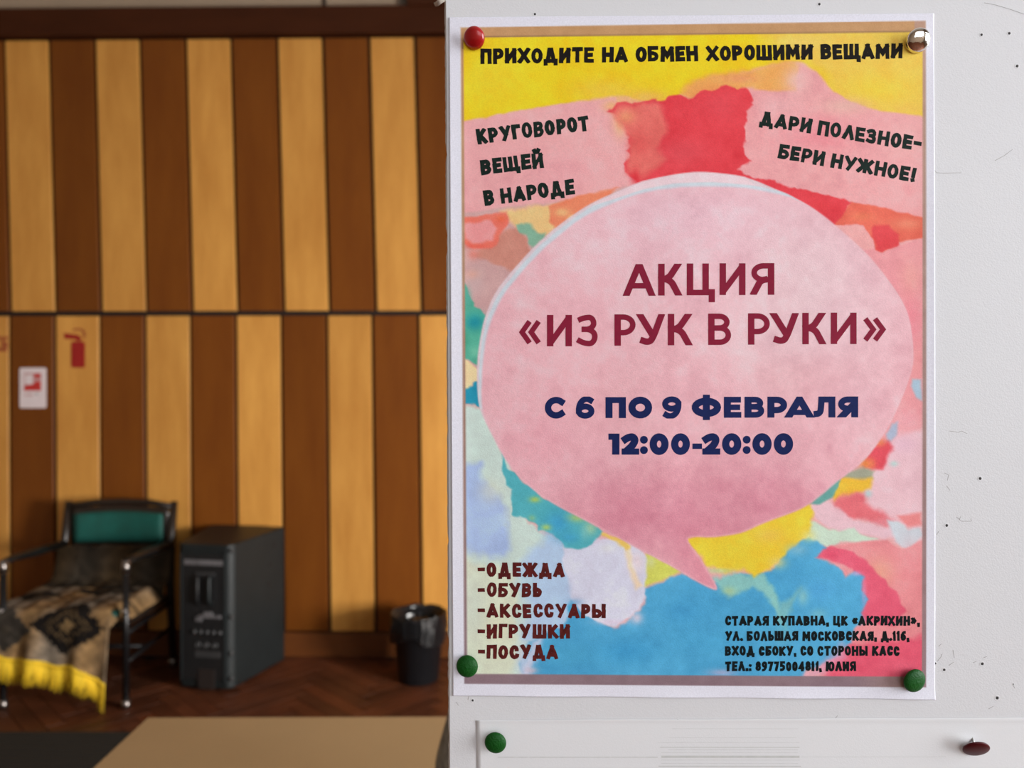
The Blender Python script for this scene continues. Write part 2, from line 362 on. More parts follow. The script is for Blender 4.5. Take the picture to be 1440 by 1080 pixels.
# blanket draped over back gap, seat and front edge
def make_blanket():
    root = empty('blanket', (-1.87, 3.2, .42)); tag(root, 'brown patterned blanket with yellow fringe draped over the armchair seat', 'blanket')
    ox, oy, oz = root.location
    # profile along v: (y, z) from top back to the front hem
    prof = [(3.645, .585), (3.637, .52), (3.622, .45), (3.60, .425), (3.55, .417), (3.40, .415), (3.28, .416), (3.20, .412), (3.176, .392), (3.170, .35), (3.164, .28), (3.158, .20), (3.150, .145)]
    L = [0]
    for a, b in zip(prof, prof[1:]): L.append(L[-1]+math.dist(a, b))
    T = L[-1]; nu, nv = 96, 150
    def at(s):
        for i in range(len(L)-1):
            if s <= L[i+1] or i == len(L)-2:
                f = (s-L[i])/(L[i+1]-L[i]); f = f*f*(3-2*f)*.0+f
                return prof[i][0]+(prof[i+1][0]-prof[i][0])*f, prof[i][1]+(prof[i+1][1]-prof[i][1])*f
    V = []; C = []; fold_edge = L[8]
    for j in range(nv+1):
        v = j/nv
        for i in range(nu+1):
            u = i/nu
            s = v*T
            flat_ = min(1, max(0, (fold_edge-s)/.12)); x = -2.17+u*(.508+.052*flat_)
            down = max(0, (s-fold_edge)/(T-fold_edge))
            y, z = at(s)
            if down > 0:
                hem = .232-.075*u-.045*max(0, u-.75)/.25
                y, z = at(fold_edge); y = 3.176-.02*down; z = .392+(hem-.392)*down
                y -= down*(.014*math.sin(u*17+1)+.008*math.sin(u*31+2))+.0
                z += .008*down*math.sin(u*17+1)
                x += -.012*down*u
            else:
                z += .003*math.sin(x*40+y*25)+.002*math.sin(x*90)
                if s < L[4]: x = x+(.02 if u < .2 else 0)*(1-s/L[4])
                if s < L[3]: y -= .004*math.sin(u*20)
                if u > .90 and s > L[4]: z -= ((u-.90)/.10)**1.6*.055
            V.append((x-ox, y-oy, z-oz))
            # woven pattern, with painted shade at the back
            sn = math.sin(u*70)*math.sin(v*110)
            base = np.array([.33, .195, .085])*(.85+.25*sn*.5)
            gx = np.array([.22, .18, .14])
            k = .5+.5*math.sin(u*11+v*4+1.2)
            c = base*(k)+gx*(1-k)
            def dia(cu, cv, ru, rv, c, dark, light):
                d = abs(u-cu)/ru+abs(v-cv)/rv
                zz = .10*math.sin(u*83+4*math.sin(v*37))*math.sin(v*97+3*math.sin(u*41))
                if d+zz < 1:
                    if d+zz > .66: return dark
                    if d+zz > .40: return np.array(light)*.5+np.array(dark)*.5 if math.sin(u*150)*math.sin(v*190) > .1 else dark
                    if d+zz > .22: return np.array(dark)
                    return np.array(light)
                return c
            dk = np.array([.009, .007, .006]); lt = np.array([.20, .125, .055])
            c = dia(.66, .765, .30, .17, c, dk, lt)
            c = dia(.16, .80, .22, .15, c, np.array([.045, .037, .03]), [.07, .055, .04])
            c = dia(.62, .36, .30, .09, c, dk*1.5, lt*.6)
            c = dia(.15, .45, .2, .09, c, dk*1.5, lt*.6)
            if abs(v-.535) < .008 or abs(v-.265) < .01: c = np.array([.03, .022, .015])
            if v < .30: c = c*.14+np.array([.010, .007, .004])  # shade below the backrest painted into the cloth colour
            mot = 1+.35*math.sin(u*23+3*math.sin(v*19))*math.sin(v*31+2*math.sin(u*13))
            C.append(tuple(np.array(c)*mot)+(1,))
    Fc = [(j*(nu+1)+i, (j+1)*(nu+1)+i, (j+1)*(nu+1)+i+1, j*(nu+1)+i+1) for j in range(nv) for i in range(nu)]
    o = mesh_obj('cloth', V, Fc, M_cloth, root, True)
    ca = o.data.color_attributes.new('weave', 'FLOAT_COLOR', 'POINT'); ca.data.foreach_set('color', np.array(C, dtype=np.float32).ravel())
    md = o.modifiers.new('thickness', 'SOLIDIFY'); md.thickness = .005; md.offset = 0
    # fringe strands along the front hem
    bm = bmesh.new(); last = V[nv*(nu+1):]
    for k in range(230):
        u = (k+random.random()*.6)/230*nu; i = min(int(u), nu-1); f = u-i
        p = Vector(last[i])*(1-f)+Vector(last[i+1])*f; uu = u/nu
        ln = random.uniform(.075, .10)*(1.0 if uu < .93 else 1.15)
        dx = random.uniform(-.006, .006)-.004; dy = random.uniform(-.006, .004)
        tube(bm, [p+Vector((0, 0, .014)), p+Vector((dx*.3, -.003, -ln*.45)), p+Vector((dx, dy-.002, -ln))], [.0026, .0022, .0012], 5)
    fr = bobj('fringe', bm, M_fringe, root, smooth=True); fr['kind'] = 'stuff'
    bm = bmesh.new(); tube(bm, [Vector(p)+Vector((0, -.003, .004)) for p in last[::4]], .005, 6); bobj('hem_band', bm, M_fringe, root, smooth=True)
make_blanket()

# ------------------------------------------------------------------ loudspeaker
def make_speaker():
    A = Vector((-1.225, 3.36, 0)); R = math.atan2(.39, .125)-PI/2      # rotation of the cabinet
    s = empty('loudspeaker', (A.x, A.y, 0), 0)
    tag(s, 'black loudspeaker cabinet standing on the floor with its rear panel to the room', 'loudspeaker')
    # local frame: x along the rear panel (to the left is -x), y away from the viewer
    rot = math.radians(-9); s.rotation_euler = (0, 0, rot)
    q = Matrix.Rotation(-rot, 4, 'Z') @ Vector((.125, .39, 0))          # far right corner in local coordinates
    wR = .262; hs = .645; z0 = .012
    poly = [(0, 0), (q.x, q.y), (-wR-q.x, q.y), (-wR, 0)]
    bm = bmesh.new()
    ch = .022
    pts = [(-ch, 0), (0, ch), (q.x, q.y-.02), (q.x-.02, q.y), (-wR-q.x+.02, q.y), (-wR-q.x, q.y-.02), (-wR, ch), (-wR+ch, 0)]
    lo = [bm.verts.new((x, y, z0)) for x, y in pts]; hi = [bm.verts.new((x, y, hs+(.010 if y > .2 else 0))) for x, y in pts]
    bm.faces.new(lo[::-1]); bm.faces.new(hi)
    for i in range(8): bm.faces.new((lo[i], lo[(i+1) % 8], hi[(i+1) % 8], hi[i]))
    cab = bobj('cabinet', bm, M_spk, s, bevel=.009, seg=3)
    # corner protectors / edge highlight strip down the near right edge
    for x in (-.07, -wR+.07):
        for y in (.04, .33): tubeo('rubber_foot', [(x, y, 0), (x, y, .014)], .016, M_spk2, s, 12)
    # rear panel
    rp = boxo('rear_panel', -wR+.03, -.035, -.006, .002, .05, .60, M_spk2, s, .003)
    boxo('panel_rim', -wR+.022, -wR+.031, -.009, .002, .045, .605, M_spk, rp, .002); boxo('panel_rim', -.036, -.027, -.009, .002, .045, .605, M_spk, rp, .002)
    lb = boxo('name_strip', -wR+.040, -.040, -.0085, -.005, .555, .578, M_spkl, s, .001); lb['label'] = 'worn silver name strip'
    # handle recess with grip
    h = empty('carry_handle'); h.parent = s
    h = boxo('handle_recess', -.168, -.072, -.0075, -.005, .37, .525, M_spk2, s, .001)
    tubeo('grip', [(-.155, -.008, .51), (-.15, -.022, .50), (-.15, -.024, .40), (-.155, -.008, .385)], .007, M_spk2, h, 10)
    tubeo('grip', [(-.09, -.008, .51), (-.095, -.022, .50), (-.095, -.024, .40), (-.09, -.008, .385)], .008, M_spk, h, 10)
    bm = bmesh.new(); box(bm, -.165, -.075, -.013, -.006, .513, .523); bobj('recess_lip', bm, M_grey, h)
    # bracket, silver
    bm = bmesh.new(); box(bm, -.15, -.045, -.016, -.006, .325, .338); box(bm, -.125, -.085, -.018, -.006, .338, .352); box(bm, -.165, -.135, -.014, -.006, .308, .328)
    b = bobj('bracket', bm, M_spkl, s, bevel=.002); b['label'] = 'pale metal bracket'
    for i in range(5):
        bm = bmesh.new(); lathe(bm, [(0, .012), (.007, .012), (.009, 0), (.009, -.004)], 16)
        o = bobj('control_knob', bm, M_grey, s, smooth=True); o.rotation_euler = (PI/2, 0, 0); o.location = (-.17+.03*i, -.006, .262)
    for i in range(3):
        bm = bmesh.new(); lathe(bm, [(0, .002), (.008, .002), (.009, .006), (.012, .006), (.0125, 0)], 16)
        o = bobj('socket', bm, M_grey, s, smooth=True); o.rotation_euler = (PI/2, 0, 0); o.location = (-.155+.04*i, -.006, .205)
    boxo('serial_plate', -.17, -.05, -.0085, -.005, .15, .178, M_grey, s, .001)
    boxo('cable_notch', -.155, -.075, -.0095, -.005, .012, .10, M_back, s, .003)
    sc = [(.30, .585), (.27, .50), (.26, .41)]
    ang = math.atan2(q.y-ch, q.x)
    for (d, z) in sc:
        bm = bmesh.new(); lathe(bm, [(0, .002), (.007, .003), (.010, 0)], 14); o = bobj('side_screw', bm, M_back, s, smooth=True)
        yy = d; xx = q.x*(yy-ch)/(q.y-.02-ch)
        o.location = (xx+.001, yy, z); o.rotation_euler = (0, PI/2, 0)
    # corner guards along the near vertical edge
    for z in (.06, .17, .33, .62):
        tubeo('edge_stud', [(-.004, .006, z-.009), (-.004, .006, z+.009)], .009, M_grey, s, 10)
make_speaker()

# ------------------------------------------------------------------ waste bin with liner
def make_bin():
    cx, cy = P(588, 960, 3.50).x, 3.52
    b = empty('waste_bin', (cx, cy, 0)); tag(b, 'small black waste bin with crumpled black liner on the parquet by the wall', 'bin')
    bm = bmesh.new(); lathe(bm, [(0, .0), (.088, 0), (.092, .006), (.118, .285), (.125, .287), (.125, .295), (.114, .295), (.088, .012), (0, .010)], 40)
    bobj('body', bm, M_bin, b, smooth=True)
    seg, rows = 120, 16; V = []; Fc = []
    rs = random.Random(3); ph = [(rs.randint(5, 31), rs.random()*6.3, rs.random()) for _ in range(9)]
    for j in range(rows+1):
        v = j/rows
        for k in range(seg):
            a = 2*PI*k/seg
            wob = sum(w_*math.sin(n_*a+p+v*3)/(n_**.5) for n_, p, w_ in ph)
            if v < .4: r = .100+.018*(v/.4); z = .235+.075*(v/.4)
            else:
                t_ = (v-.4)/.6; r = .118+.010*math.sin(t_*PI*.6)-.006*t_; z = .31+.008*math.sin(t_*PI)-.115*t_**1.3
            r += .0060*wob*(.3+abs(v-.4)*1.6)+.004+(.004*math.sin(23*a+9*v)*math.sin(11*v+5*a) if v > .3 else 0); z += .006*math.sin(7*a+1)*v+.004*wob+ (.022*math.sin(3*a+.6)*v if v > .5 else 0)
            if .95 < v: r -= .006
            if v > .42: r = max(r, .1265+.002*math.sin(31*a))
            V.append((r*math.cos(a), r*math.sin(a), z))
    for j in range(rows):
        for k in range(seg): Fc.append((j*seg+k, j*seg+(k+1) % seg, (j+1)*seg+(k+1) % seg, (j+1)*seg+k))
    mesh_obj('liner', V, Fc, M_bag, b, True)
    # crumpled film inside
    bm = bmesh.new(); bmesh.ops.create_icosphere(bm, subdivisions=4, radius=.092)
    for v in bm.verts:
        n = v.co.normalized(); k = 1+.13*math.sin(n.x*9+2)*math.sin(n.y*11)+.08*math.sin(n.z*17+n.x*13)
        v.co = Vector((n.x*.088*k, n.y*.088*k, .235+n.z*.04*k))
    o = bobj('crumpled_film', bm, M_bag, b, smooth=False)
make_bin()

# ------------------------------------------------------------------ mat, table, grey bag
o = boxo('floor_mat', -2.9, .2, 1.6, 2.96, 0, .006, M_mat); tag(o, 'very dark ribbed mat lying on the parquet in front of the armchair', 'mat')
rib = bmesh.new()
for k in range(34): box(rib, -2.9, .2, 1.62+k*.04, 1.62+k*.04+.02, .006, .011)
o2 = bobj('rib', rib, M_mat, o); o2['kind'] = 'stuff'
tb = empty('table', (0, .95, 0)); tag(tb, 'table with plain tan top in the lower left behind the white board', 'table')
tp = mesh_obj('tabletop', [(-.652, -.4, .725), (.95, -.4, .725), (.95, .446, .725), (-.656, .434, .725), (-.652, -.4, .75), (.95, -.4, .75), (.95, .446, .75), (-.656, .434, .75)],
              [(0, 3, 2, 1), (4, 5, 6, 7), (0, 1, 5, 4), (1, 2, 6, 5), (2, 3, 7, 6), (3, 0, 4, 7)], M_table, tb)
md = tp.modifiers.new('bevel', 'BEVEL'); md.width = .002; md.segments = 2
for x in (-.62, .88):
    for y in (-.37, .37): boxo('leg', x, x+.035, y, y+.035, 0, .725, M_tleg, tb, .003)
boxo('apron', -.585, .88, .385, .40, .655, .724, M_edge, tb); boxo('apron', -.585, .88, -.36, -.345, .655, .724, M_edge, tb)
bg = empty('felt_bag', (.015, 1.0, .75)); tag(bg, 'grey felt bag on the tan table, its edge showing beside the board at the bottom', 'bag')
bm = bmesh.new(); bmesh.ops.create_icosphere(bm, subdivisions=5, radius=1)
for v in bm.verts:
    x, y, z = v.co; e = lambda t, p: math.copysign(abs(t)**p, t)
    zz = .15+.15*e(z, .8); tap = 1-.30*max(0, zz-.06)/.24
    v.co = Vector((.118*e(x, .85)*tap+.006*math.sin(z*6), .075*e(y, .85)*tap, zz))
bobj('body', bm, M_felt, bg, smooth=True)
tubeo('strap', [(-.04, 0, .285), (-.035, 0, .33), (0, 0, .35), (.035, 0, .33), (.04, 0, .285)], .006, M_felt, bg, 8)

# ------------------------------------------------------------------ the board
def bx(px): return (px-720)/F*DB
def bz(py): return H-(py-540)/F*DB
board = empty('notice_board', (.6, DB+.016, 0)); tag(board, 'white enamelled notice board standing upright with pinholes and chipped left edge', 'notice board')
def edge_px(py):
    b = 624.6+5.6*(py/1080)**.8 if py > 0 else 624.6
    return b
ys = np.arange(-1500, 3200, 6.0); rs = random.Random(5)
bmv = []; bmf = []
chips = [(215, 1.6), (330, 1.4), (348, 1.8), (470, 1.2), (760, 1.5), (600, .8), (905, 1.2), (1040, 1.0)]
def chip(py): return sum(a*math.exp(-((py-c)/7)**2) for c, a in chips)
jit = [rs.uniform(-.35, .35) for _ in ys]
for i, py in enumerate(ys):
    ex = edge_px(min(max(py, 0), 1080))
    xl = bx(ex+chip(py)+jit[i]); z = bz(py)-0; x2 = bx(ex+2.6); 
    bmv += [(xl, DB+.0016, z), (x2, DB, z), (1.25, DB, z), (bx(ex)+.0, DB+.032, z), (1.25, DB+.032, z)]
n = len(ys)
for i in range(n-1):
    a = i*5; b = a+5
    bmf += [(a, a+1, b+1, b), (a+1, a+2, b+2, b+1), (a+3, a, b, b+3), (a+2, a+4, b+4, b+2), (a+4, a+3, b+3, b+4)]
bmf += [(0, 3, 4, 2, 1), (5*(n-1), 5*(n-1)+1, 5*(n-1)+2, 5*(n-1)+4, 5*(n-1)+3)]
bmv = [(x-.6, y-DB-.016, z) for x, y, z in bmv]
bp = mesh_obj('panel', bmv, bmf, M_board, board)
bpm = bmesh.new(); bpm.from_mesh(bp.data); bmesh.ops.recalc_face_normals(bpm, faces=bpm.faces); bpm.to_mesh(bp.data); bpm.free()
zb = bz(ys[-1])
for x in (-.55, .55): boxo('support_foot', x-.025, x+.025, -.012, .012, 0, zb+.002, M_tleg, board)
for x in (-.55, .55): boxo('foot_bar', x-.03, x+.03, -.16, .16, 0, .03, M_tleg, board, .004)
# pinholes and scratches
holes = [(752, 20, 1.6), (1152, 6, 1.8), (1380, 49, 1.7), (1419, 47, 1.8), (1430, 93, 2.0), (1378, 673, 2.0), (1331, 739, 1.9), (1315, 933, 1.5), (1327.5, 942, 1.8), (1381, 933.5, 2.0), (1402, 981.5, 2.2), (664.5, 985, 1.6), (953, 1012, .9), (1425, 962, .8)]
bm = bmesh.new(); bmr = bmesh.new()
for px, py, r in holes:
    X, Z = bx(px)-.6, bz(py); r = r/F*DB*1.05; seg = 12
    c = bm.verts.new((X, -.016+.0000-.00004, Z)); ring = [bm.verts.new((X+r*math.cos(2*PI*k/seg)*rs.uniform(.75, 1.1), -.01605, Z+r*math.sin(2*PI*k/seg)*rs.uniform(.8, 1.15))) for k in range(seg)]
    for k in range(seg): bm.faces.new((c, ring[k], ring[(k+1) % seg]))
    R1, R2 = r*1.0, r*1.9
    prev = None; rings = []
    for rr, h in ((R1*.95, .00002), (R1*1.2, .00018), (R2, .00001)):
        rings.append([bmr.verts.new((X+rr*math.cos(2*PI*k/seg), -.016-h, Z+rr*math.sin(2*PI*k/seg))) for k in range(seg)])
    for a, b in zip(rings, rings[1:]):
        for k in range(seg): bmr.faces.new((a[k], b[k], b[(k+1) % seg], a[(k+1) % seg]))
o = bobj('pinhole', bm, M_hole, board); o['kind'] = 'stuff'
for pl in o.data.polygons: pass
o = bobj('raised_pinhole_rim', bmr, M_board, board, smooth=True); o['kind'] = 'stuff'
scr = [((1313, 238), (1317, 243), (1326, 243.5), (1352, 243)), ((1384, 4), (1400, 7), (1420, 13), (1440, 20)), ((1399, 226), (1412, 219), (1424, 210)),
       ((1335, 606), (1348, 608), (1352, 606), (1360, 610)), ((1328, 665), (1334, 668), (1332, 676)), ((1331, 683), (1336, 690)),
       ((1345, 727), (1352, 733), (1366, 733), (1365, 729)), ((1349, 731), (1351, 726)), ((1318, 930), (1323, 924), (1325, 919)), ((1334, 936), (1341, 931)), ((1320, 909), (1324, 905)),
       ((1368, 932), (1373, 930)), ((1383, 925), (1388, 923)), ((1424, 962), (1427, 968)), ((1390, 997), (1397, 993)), ((658, 984), (661, 972)), ((1320, 747), (1317, 752)), ((1174, 1011), (1178, 1006)), ((641, 987), (645, 992)), ((1340, 914), (1342, 925))]
bm = bmesh.new()
for s_ in scr:
    for a, b in zip(s_, s_[1:]):
        d = Vector((b[0]-a[0], b[1]-a[1])); nrm = Vector((-d.y, d.x)).normalized()*.38
        q = [(a[0]+nrm.x, a[1]+nrm.y), (b[0]+nrm.x*.7, b[1]+nrm.y*.7), (b[0]-nrm.x*.7, b[1]-nrm.y*.7), (a[0]-nrm.x, a[1]-nrm.y)]
        bm.faces.new([bm.verts.new((bx(x)-.6, -.01605, bz(y))) for x, y in q])
o = bobj('scratch', bm, M_scr, board); o['kind'] = 'stuff'
def flip_to_camera(o):
    me = o.data; b = bmesh.new(); b.from_mesh(me)
    bmesh.ops.reverse_faces(b, faces=[f for f in b.faces if f.normal.y > 0]); b.to_mesh(me); b.free()
for o in board.children:
    if o.name.startswith(('pinhole', 'scratch', 'raised')): flip_to_camera(o)

# clear tape curl at the board's top left edge
V = []; nT = 14
for i in range(nT+1):
    u = i/nT; x = 626-(u*15); y = -2+9*math.sin(u*2.2)
    for w_ in (-1, 1):
        V.append((bx(x+w_*1.0), DB-.0012-.0015*math.sin(u*4)+w_*.0006, bz(y+w_*(4.4-2.6*u)+u*1.0)))
tp_ = mesh_obj('tape_curl', V, [(2*i, 2*i+1, 2*i+3, 2*i+2) for i in range(nT)], M_tape, None, True)
tag(tp_, 'curl of clear tape sticking out at the top left edge of the white board', 'tape')
md = tp_.modifiers.new('thickness', 'SOLIDIFY'); md.thickness = .00008

# ------------------------------------------------------------------ the poster
PC = [(631.5, 25), (1312.5, 19.5), (1314, 983), (637, 978)]       # TL TR BR BL
def quad(u, v):
    a = np.array(PC, dtype=float); u = np.asarray(u)[..., None]; v = np.asarray(v)[..., None]
    return (a[0]*(1-u)+a[1]*u)*(1-v)+(a[3]*(1-u)+a[2]*u)*v
def lift(x, y):
    """height of the sheet above the board, metres"""
    x = np.asarray(x, float); y = np.asarray(y, float)
    L_ = np.clip((668-x)/34, 0, 1)**1.5*np.clip(np.sin(np.clip((y-60)/870, 0, 1)*PI), 0, 1)**.6*.0006
    R_ = np.clip((x-1278)/34, 0, 1)**2*np.clip(np.sin(np.clip((y-70)/870, 0, 1)*PI), 0, 1)**.6*.0006
    B_ = np.clip((y-960)/22, 0, 1)**2*.0003*(1+np.sin(x*.035))
    mid = np.clip(np.sin(np.clip((x-640)/670, 0, 1)*PI), 0, 1)*np.clip(np.sin(np.clip((y-20)/960, 0, 1)*PI), 0, 1)
    wv = .00016*np.sin(x*.031+y*.006+.7)+.00010*np.sin(x*.055-y*.011+1.9)*np.clip((y-450)/200, 0, 1)+.00012*np.sin(y*.016+x*.004)
    wv = wv + .00006*np.sin(x*.10+y*.012)*np.exp(-((y-690)/90)**2)
    return .0005+L_+R_+B_+mid*(.0012+wv)
NU, NV = 460, 650
uu, vv = np.meshgrid(np.linspace(0, 1, NU+1), np.linspace(0, 1, NV+1))
XY = quad(uu, vv); GX, GY = XY[..., 0], XY[..., 1]
def vnoise(step, seed):
    r = np.random.default_rng(seed); nx = int(720/step)+4; ny = int(1000/step)+4
    g = r.random((ny, nx))*2-1; fx = (GX-620)/step; fy = (GY-10)/step
    ix = fx.astype(int); iy = fy.astype(int); tx = fx-ix; ty = fy-iy; tx = tx*tx*(3-2*tx); ty = ty*ty*(3-2*ty)
    return (g[iy, ix]*(1-tx)+g[iy, ix+1]*tx)*(1-ty)+(g[iy+1, ix]*(1-tx)+g[iy+1, ix+1]*tx)*ty
def fbm(step, seed, o=3): return sum(vnoise(step/2**i, seed+i)*.5**i for i in range(o))
WX = fbm(16, 1, 3); WY = fbm(16, 11, 3); WX2 = fbm(60, 21, 4); WY2 = fbm(60, 31, 4)
ART = np.zeros(GX.shape+(3,))
def sdist(pts, X, Y):
    d = np.full(X.shape, 1e9); ins = np.zeros(X.shape, bool); n_ = len(pts)
    for i in range(n_):
        x0, y0 = pts[i]; x1, y1 = pts[(i+1) % n_]; ex_, ey = x1-x0, y1-y0; L2 = ex_*ex_+ey*ey+1e-9
        t_ = np.clip(((X-x0)*ex_+(Y-y0)*ey)/L2, 0, 1); d = np.minimum(d, (X-x0-t_*ex_)**2+(Y-y0-t_*ey)**2)
        if y0 != y1:
            c_ = ((y0 > Y) != (y1 > Y)) & (X < (x1-x0)*(Y-y0)/(y1-y0)+x0); ins ^= c_
    return np.where(ins, -np.sqrt(d), np.sqrt(d))
def smooth_poly(pts, k=4):
    out = []; n_ = len(pts)
    for i in range(n_):
        p0, p1, p2, p3 = [np.array(pts[(i+j-1) % n_], float) for j in range(4)]
        for s_ in range(k):
            t_ = s_/k; out.append(tuple(.5*((2*p1)+(-p0+p2)*t_+(2*p0-5*p1+4*p2-p3)*t_**2+(-p0+3*p1-3*p2+p3)*t_**3)))
    return out
def paint(pts, c, soft=1.5, warp=0, big=0, a=1.0, sm=False, var=0, clip=None):
    if sm: pts = smooth_poly(pts)
    xs = [p[0] for p in pts]; y_ = [p[1] for p in pts]; mg = soft*1.5+warp*2+big*2+4
    rows = np.where((GY.max(1) > min(y_)-mg) & (GY.min(1) < max(y_)+mg))[0]
    cols = np.where((GX.max(0) > min(xs)-mg) & (GX.min(0) < max(xs)+mg))[0]
    if len(rows) == 0 or len(cols) == 0: return
    sl = (slice(rows[0], rows[-1]+1), slice(cols[0], cols[-1]+1))
    X = GX[sl]+WX[sl]*warp+WX2[sl]*big; Y = GY[sl]+WY[sl]*warp+WY2[sl]*big
    d = sdist(pts, X, Y); t_ = np.clip(.5-d/(2*soft), 0, 1); t_ = (t_*t_*(3-2*t_)*a)[..., None]
    cc = np.array(c, float)
    if var: cc = cc+(WX2[sl]*var)[..., None]*np.array([1, 1.1, 1.0])
    ART[sl] = ART[sl]*(1-t_)+cc*t_
def glow(cx, cy, rx, ry, c, a=1.0):
    d = ((GX-cx)/rx)**2+((GY-cy)/ry)**2; t_ = (np.exp(-d*1.5)*a)[..., None]; ART[:] = ART*(1-t_)+np.array(c, float)*t_
ART[:] = (236, 172, 172)
# -- upper part
paint([(640, 40), (1310, 40), (1310, 166), (1244, 156), (1195, 144), (1171, 128), (1144, 101), (1122, 88), (1107, 88), (1061, 97), (1000, 112), (969, 130), (925, 146), (874, 138), (831, 140), (791, 147), (730, 157), (640, 174)], (247, 210, 28), 3, 2, 2, var=6)
paint([(1055, 40), (1310, 40), (1310, 166), (1244, 156), (1195, 144), (1171, 128), (1144, 101), (1122, 84), (1090, 72)], (240, 200, 84), 14, 4, 6)
glow(1230, 130, 70, 34, (243, 205, 62), .9); glow(1110, 60, 60, 12, (240, 210, 120), .6); glow(690, 110, 60, 60, (248, 214, 60), .5); glow(1010, 60, 90, 18, (248, 212, 20), .6)
glow(850, 128, 60, 22, (240, 196, 70), .7); glow(910, 138, 36, 12, (240, 182, 96), .8)
paint([(955, 136), (975, 112), (1010, 103), (1061, 97), (1107, 86), (1122, 96), (1120, 128), (1062, 128), (1030, 128), (985, 136)], (240, 172, 92), 6, 3, 2, sm=True)
glow(1040, 112, 30, 8, (238, 160, 110), .8)
paint([(1050, 126), (1085, 128), (1118, 128), (1118, 108), (1124, 94), (1144, 101), (1171, 128), (1195, 144), (1244, 157), (1310, 168), (1310, 315), (1200, 285), (1100, 262), (1030, 250), (1046, 200), (1050, 165)], (238, 168, 170), 3, 1.5, 1, var=5)
glow(1120, 115, 22, 24, (240, 190, 185), .9); glow(1150, 190, 60, 30, (247, 150, 158), .85); glow(1190, 150, 40, 14, (230, 185, 170), .7); glow(1090, 150, 40, 16, (236, 178, 180), .8); glow(1270, 200, 35, 40, (238, 180, 178), .7)
paint([(640, 174), (730, 157), (791, 147), (866, 139), (868, 160), (884, 195), (884, 225), (893, 258), (868, 268), (640, 308)], (238, 172, 174), 2.5, 1, 0, var=4)
glow(860, 150, 16, 10, (240, 178, 120), .8); glow(872, 175, 12, 22, (240, 186, 130), .8); glow(700, 190, 50, 20, (242, 180, 180), .5); glow(790, 240, 60, 30, (232, 160, 168), .5)
RED = [(852, 158), (862, 152), (874, 148), (892, 146), (914, 143), (923, 147), (935, 142), (946, 135), (955, 138), (963, 138), (975, 132), (989, 126), (1010, 123.5), (1032, 123), (1042, 124), (1052, 131), (1058, 147), (1050, 154), (1052, 168), (1046, 180), (1048, 195), (1044, 205), (1048, 216), (1055, 229), (1037, 241), (1122, 266), (1196, 284), (1171, 320), (1120, 300), (893, 285), (893, 255), (884, 246), (876, 231), (884, 224), (878, 213), (884, 205), (879, 195), (884, 185), (876, 178), (870, 165), (860, 160)]
paint(RED, (230, 66, 76), 1.6, 4, 0, var=8)
paint([(857, 156), (900, 148), (925, 152), (932, 180), (920, 205), (935, 225), (900, 250), (884, 243), (880, 190)], (232, 112, 104), 7, 4, 4)
glow(880, 165, 16, 12, (236, 150, 110), .85); glow(893, 250, 8, 14, (225, 50, 60), .8); glow(1010, 150, 40, 24, (226, 74, 84), .7); glow(960, 215, 40, 22, (224, 84, 92), .6); glow(900, 205, 18, 22, (226, 86, 84), .6); glow(1150, 290, 30, 10, (228, 60, 68), .8)
# -- right, beside the bubble
paint([(1196, 284), (1250, 295), (1310, 309), (1310, 335), (1262, 340), (1240, 356), (1228, 354), (1226, 335), (1205, 322), (1171, 318)], (230, 104, 84), 2, 2, 0, var=6)
glow(1275, 315, 26, 10, (236, 140, 110), .8); glow(1210, 305, 20, 8, (236, 130, 96), .8)
paint([(1226, 320), (1250, 318), (1262, 330), (1262, 342), (1238, 356), (1228, 353)], (226, 70, 76), 3, 3, 0)
paint([(1168, 319), (1212, 317), (1222, 330), (1228, 352), (1238, 358), (1262, 345), (1310, 333), (1310, 620), (1200, 620), (1240, 500), (1240, 400)], (238, 160, 164), 1.6, 1.5, 0, var=5)
paint([(1172, 319), (1210, 317), (1222, 332), (1226, 350), (1212, 352)], (238, 172, 170), 2, 2, 0)
glow(1280, 450, 22, 50, (242, 140, 152), .8); glow(1258, 400, 20, 30, (236, 150, 158), .7); glow(1280, 390, 20, 30, (240, 170, 160), .6); glow(1285, 510, 16, 30, (240, 160, 160), .7)
paint([(1282, 533), (1294, 534), (1297, 562), (1287, 558), (1280, 545)], (172, 196, 214), 3, 2, 0)
paint([(1262, 610), (1310, 600), (1310, 770), (1262, 760), (1235, 745), (1210, 690), (1225, 650)], (238, 196, 204), 6, 4, 0, var=5)
glow(1275, 590, 24, 18, (242, 168, 176), .9); glow(1270, 625, 26, 16, (232, 190, 205), .8)
paint([(1254, 596), (1262, 592), (1260, 612), (1248, 622), (1246, 610)], (176, 186, 208), 3, 2, 0)
paint([(1236, 620), (1250, 618), (1254, 628), (1246, 645), (1240, 660), (1226, 662), (1212, 655), (1222, 640)], (228, 78, 92), 4, 3, 0)
glow(1236, 622, 10, 7, (238, 140, 90), .8); glow(1217, 652, 12, 9, (234, 140, 70), .95); glow(1224, 652, 6, 8, (232, 120, 80), .7)
paint([(1190, 662), (1212, 656), (1230, 664), (1226, 673), (1180, 672)], (166, 168, 146), 3, 2, 0)
paint([(1181, 671), (1226, 672), (1222, 686), (1196, 694), (1172, 704), (1166, 694)], (242, 190, 56), 4, 2, 1)
paint([(1174, 702), (1200, 690), (1212, 692), (1214, 705), (1232, 716), (1262, 735), (1240, 745), (1212, 728), (1190, 732), (1166, 718)], (230, 112, 120), 6, 3, 0)
glow(1250, 735, 26, 10, (234, 160, 168), .7)
paint([(1133, 710), (1165, 704), (1200, 730), (1240, 738), (1262, 748), (1240, 758), (1205, 748), (1165, 744), (1145, 730)], (234, 196, 206), 4, 2, 0, a=.9)
